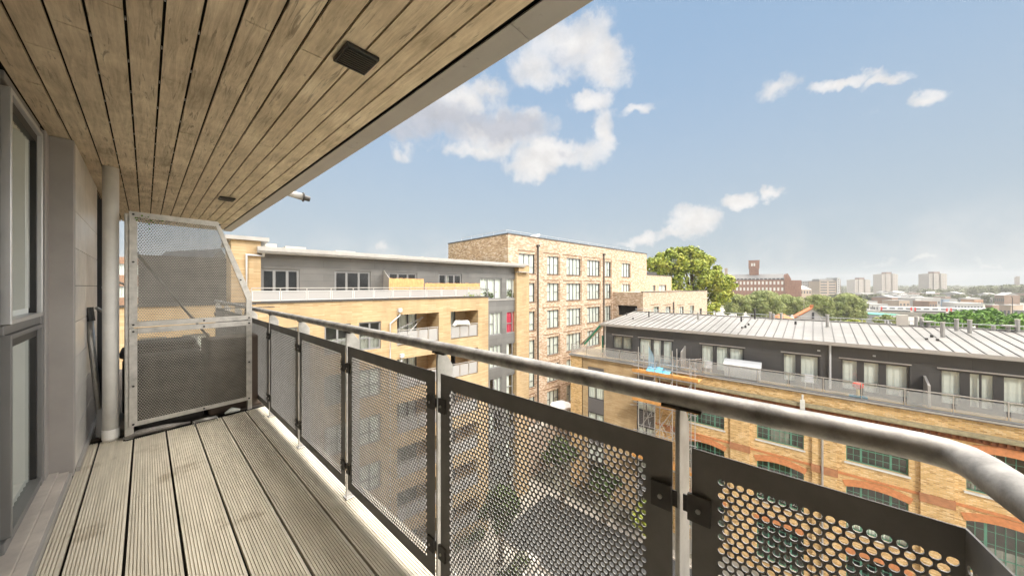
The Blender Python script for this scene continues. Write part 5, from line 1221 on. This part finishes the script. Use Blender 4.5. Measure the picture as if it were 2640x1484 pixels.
    # woods
    def wood(label, x0, x1, Z0, Z1, top, r, n, nm='woods'):
        cs, rs, ps = [], [], []
        for i in range(n):
            f = (i + random.random()) / n; px = x0 + (x1 - x0) * f; Z = random.uniform(Z0, Z1); rr = r * Z / FP * random.uniform(.7, 1.2); yt = top + random.uniform(0, 4)
            c = PT(px, yt, Z); c.z -= rr; cs.append(tuple(c)); rs.append(rr); ps.append(420)
            cs.append((c.x, c.y, c.z - rr * .9)); rs.append(rr * 1.1); ps.append(300)
        V, F_ = leaves(cs, rs, ps, 1.5); me = bpy.data.meshes.new(nm); me.from_pydata(V, [], F_); me.materials.append(L_far)
        link(nm, me, label=label, category='trees', kind='stuff')
    wood('hazy line of far woods along the horizon', 2060, 2700, 850, 1000, 732, 14, 70)
    wood('darker wood right of the tower blocks', 2380, 2575, 520, 600, 742, 15, 34)
    wood('domed clump of tall trees right of the third tower block', 2520, 2562, 480, 500, 733, 17, 9)
    wood('high wooded rise at the right edge', 2590, 2700, 470, 520, 730, 18, 18)
    wood('scattered trees among the low town roofs', 2190, 2700, 360, 460, 757, 9, 26)
    wood('trees among roofs behind the clipped row', 2060, 2330, 380, 430, 757, 9, 16)
    # near ground seen through the railing
    for i, (x, y, w_, d_) in enumerate(((4, 16, 7, 1.0), (14, 14.5, 5, 1.2), (13, 4, 1.2, 7), (14.5, 19, 3.5, .8), (6, 12, .9, 5))):
        t = empty('planter', (x, y, GZ + .01), label=('long hedge planter below the cream block', 'hedge planter beside the podium at courtyard level', 'hedge planter running along the street edge of the courtyard', 'short hedge planter between podium and warehouse', 'narrow hedge planter near the foot of our building')[i], category='planter', group='hedge planters in the courtyard')
        B().box(0, w_, 0, d_, 0, .5).build('box', M_stone, t); cs = [(random.uniform(.2, w_ - .2), random.uniform(.2, d_ - .2), .75) for _ in range(int(w_ * d_ * 3) + 6)]
        V, F_ = leaves(cs, [.42] * len(cs), [60] * len(cs), .09); me = bpy.data.meshes.new('hedge'); me.from_pydata(V, [], F_); me.materials.append(L_dark); link('hedge', me, t)
    t = empty('parasol', gz(1447, 36.5, -15.2), label='closed looking white garden parasol on the low roof terrace', category='parasol')
    t['label'] = 'wide white parasol on the low terrace below the brown block'
    q = B(); R_ = 1.25; pts = [(R_ * math.cos(a * math.pi / 4), R_ * math.sin(a * math.pi / 4), 2.25) for a in range(8)]
    for i in range(8): q.quad(pts[i], pts[(i + 1) % 8], (0, 0, 2.75)); q.quad(pts[i], (pts[i][0], pts[i][1], 2.05), (pts[(i + 1) % 8][0], pts[(i + 1) % 8][1], 2.05), pts[(i + 1) % 8])
    q.build('canopy', MATS['white_cloth'], t); B().tube([(0, 0, 0), (0, 0, 2.7)], .04, 8).build('pole', M_white, t); B().tube([(0, 0, 0), (0, 0, .12)], .3, 12).build('base', M_stone, t)
    for zz, rr in ((-1.3, 0),):
        pass
    a = gz(1330, 33.2, 0); F = Fac(a, A1, 'podium', label='low brick podium with paved roof terrace at the foot of the brown block', category='building'); L = F.u(1480)
    B().box(-.5, L, 0, 5.5, GZ, H - 15.25).build('wall', M_brown2, F.root); B().box(-.55, L + .05, -.05, 5.6, H - 15.245, H - 15.2).build('roof', MATS['pale_paving'], F.root)
    for i, (px, py, r_, Z, lb) in enumerate(((1450, 1165, 40, 30, 'dark courtyard tree seen through the longest railing panel'), (1290, 1300, 46, 24, 'round dark tree low in the courtyard behind the perforated railing'), (1680, 1330, 40, 25, 'yellow green street tree behind the railing post'), (1560, 1240, 34, 28, 'small dark tree between the courtyard and the warehouse front'))):
        tree('courtyard_tree', lb, [(px, py, r_), (px - r_ * .6, py + r_ * .4, r_ * .7), (px + r_ * .6, py + r_ * .3, r_ * .7), (px, py + r_ * .7, r_ * .8)], Z, L_dark if i != 2 else L_plane, .14, .9, group='trees in the courtyard below', subs=9)
town()

def haze():
    m = bpy.data.materials.new('haze_air'); m.use_nodes = True; t = NT(m.node_tree); m.node_tree.nodes.clear()
    v = t.n('ShaderNodeVolumePrincipled', ins={'Color': (.84, .82, .80, 1), 'Density': HAZE, 'Anisotropy': .1})
    t.n('ShaderNodeOutputMaterial', ins={'Volume': v.outputs[0]})
    B().box(-1750, 1750, -1750, 1750, GZ - 1.2, H + 42).build('haze', m, kind='stuff', label='thin pale air haze over the town', category='haze')
HAZE = .0003
haze()
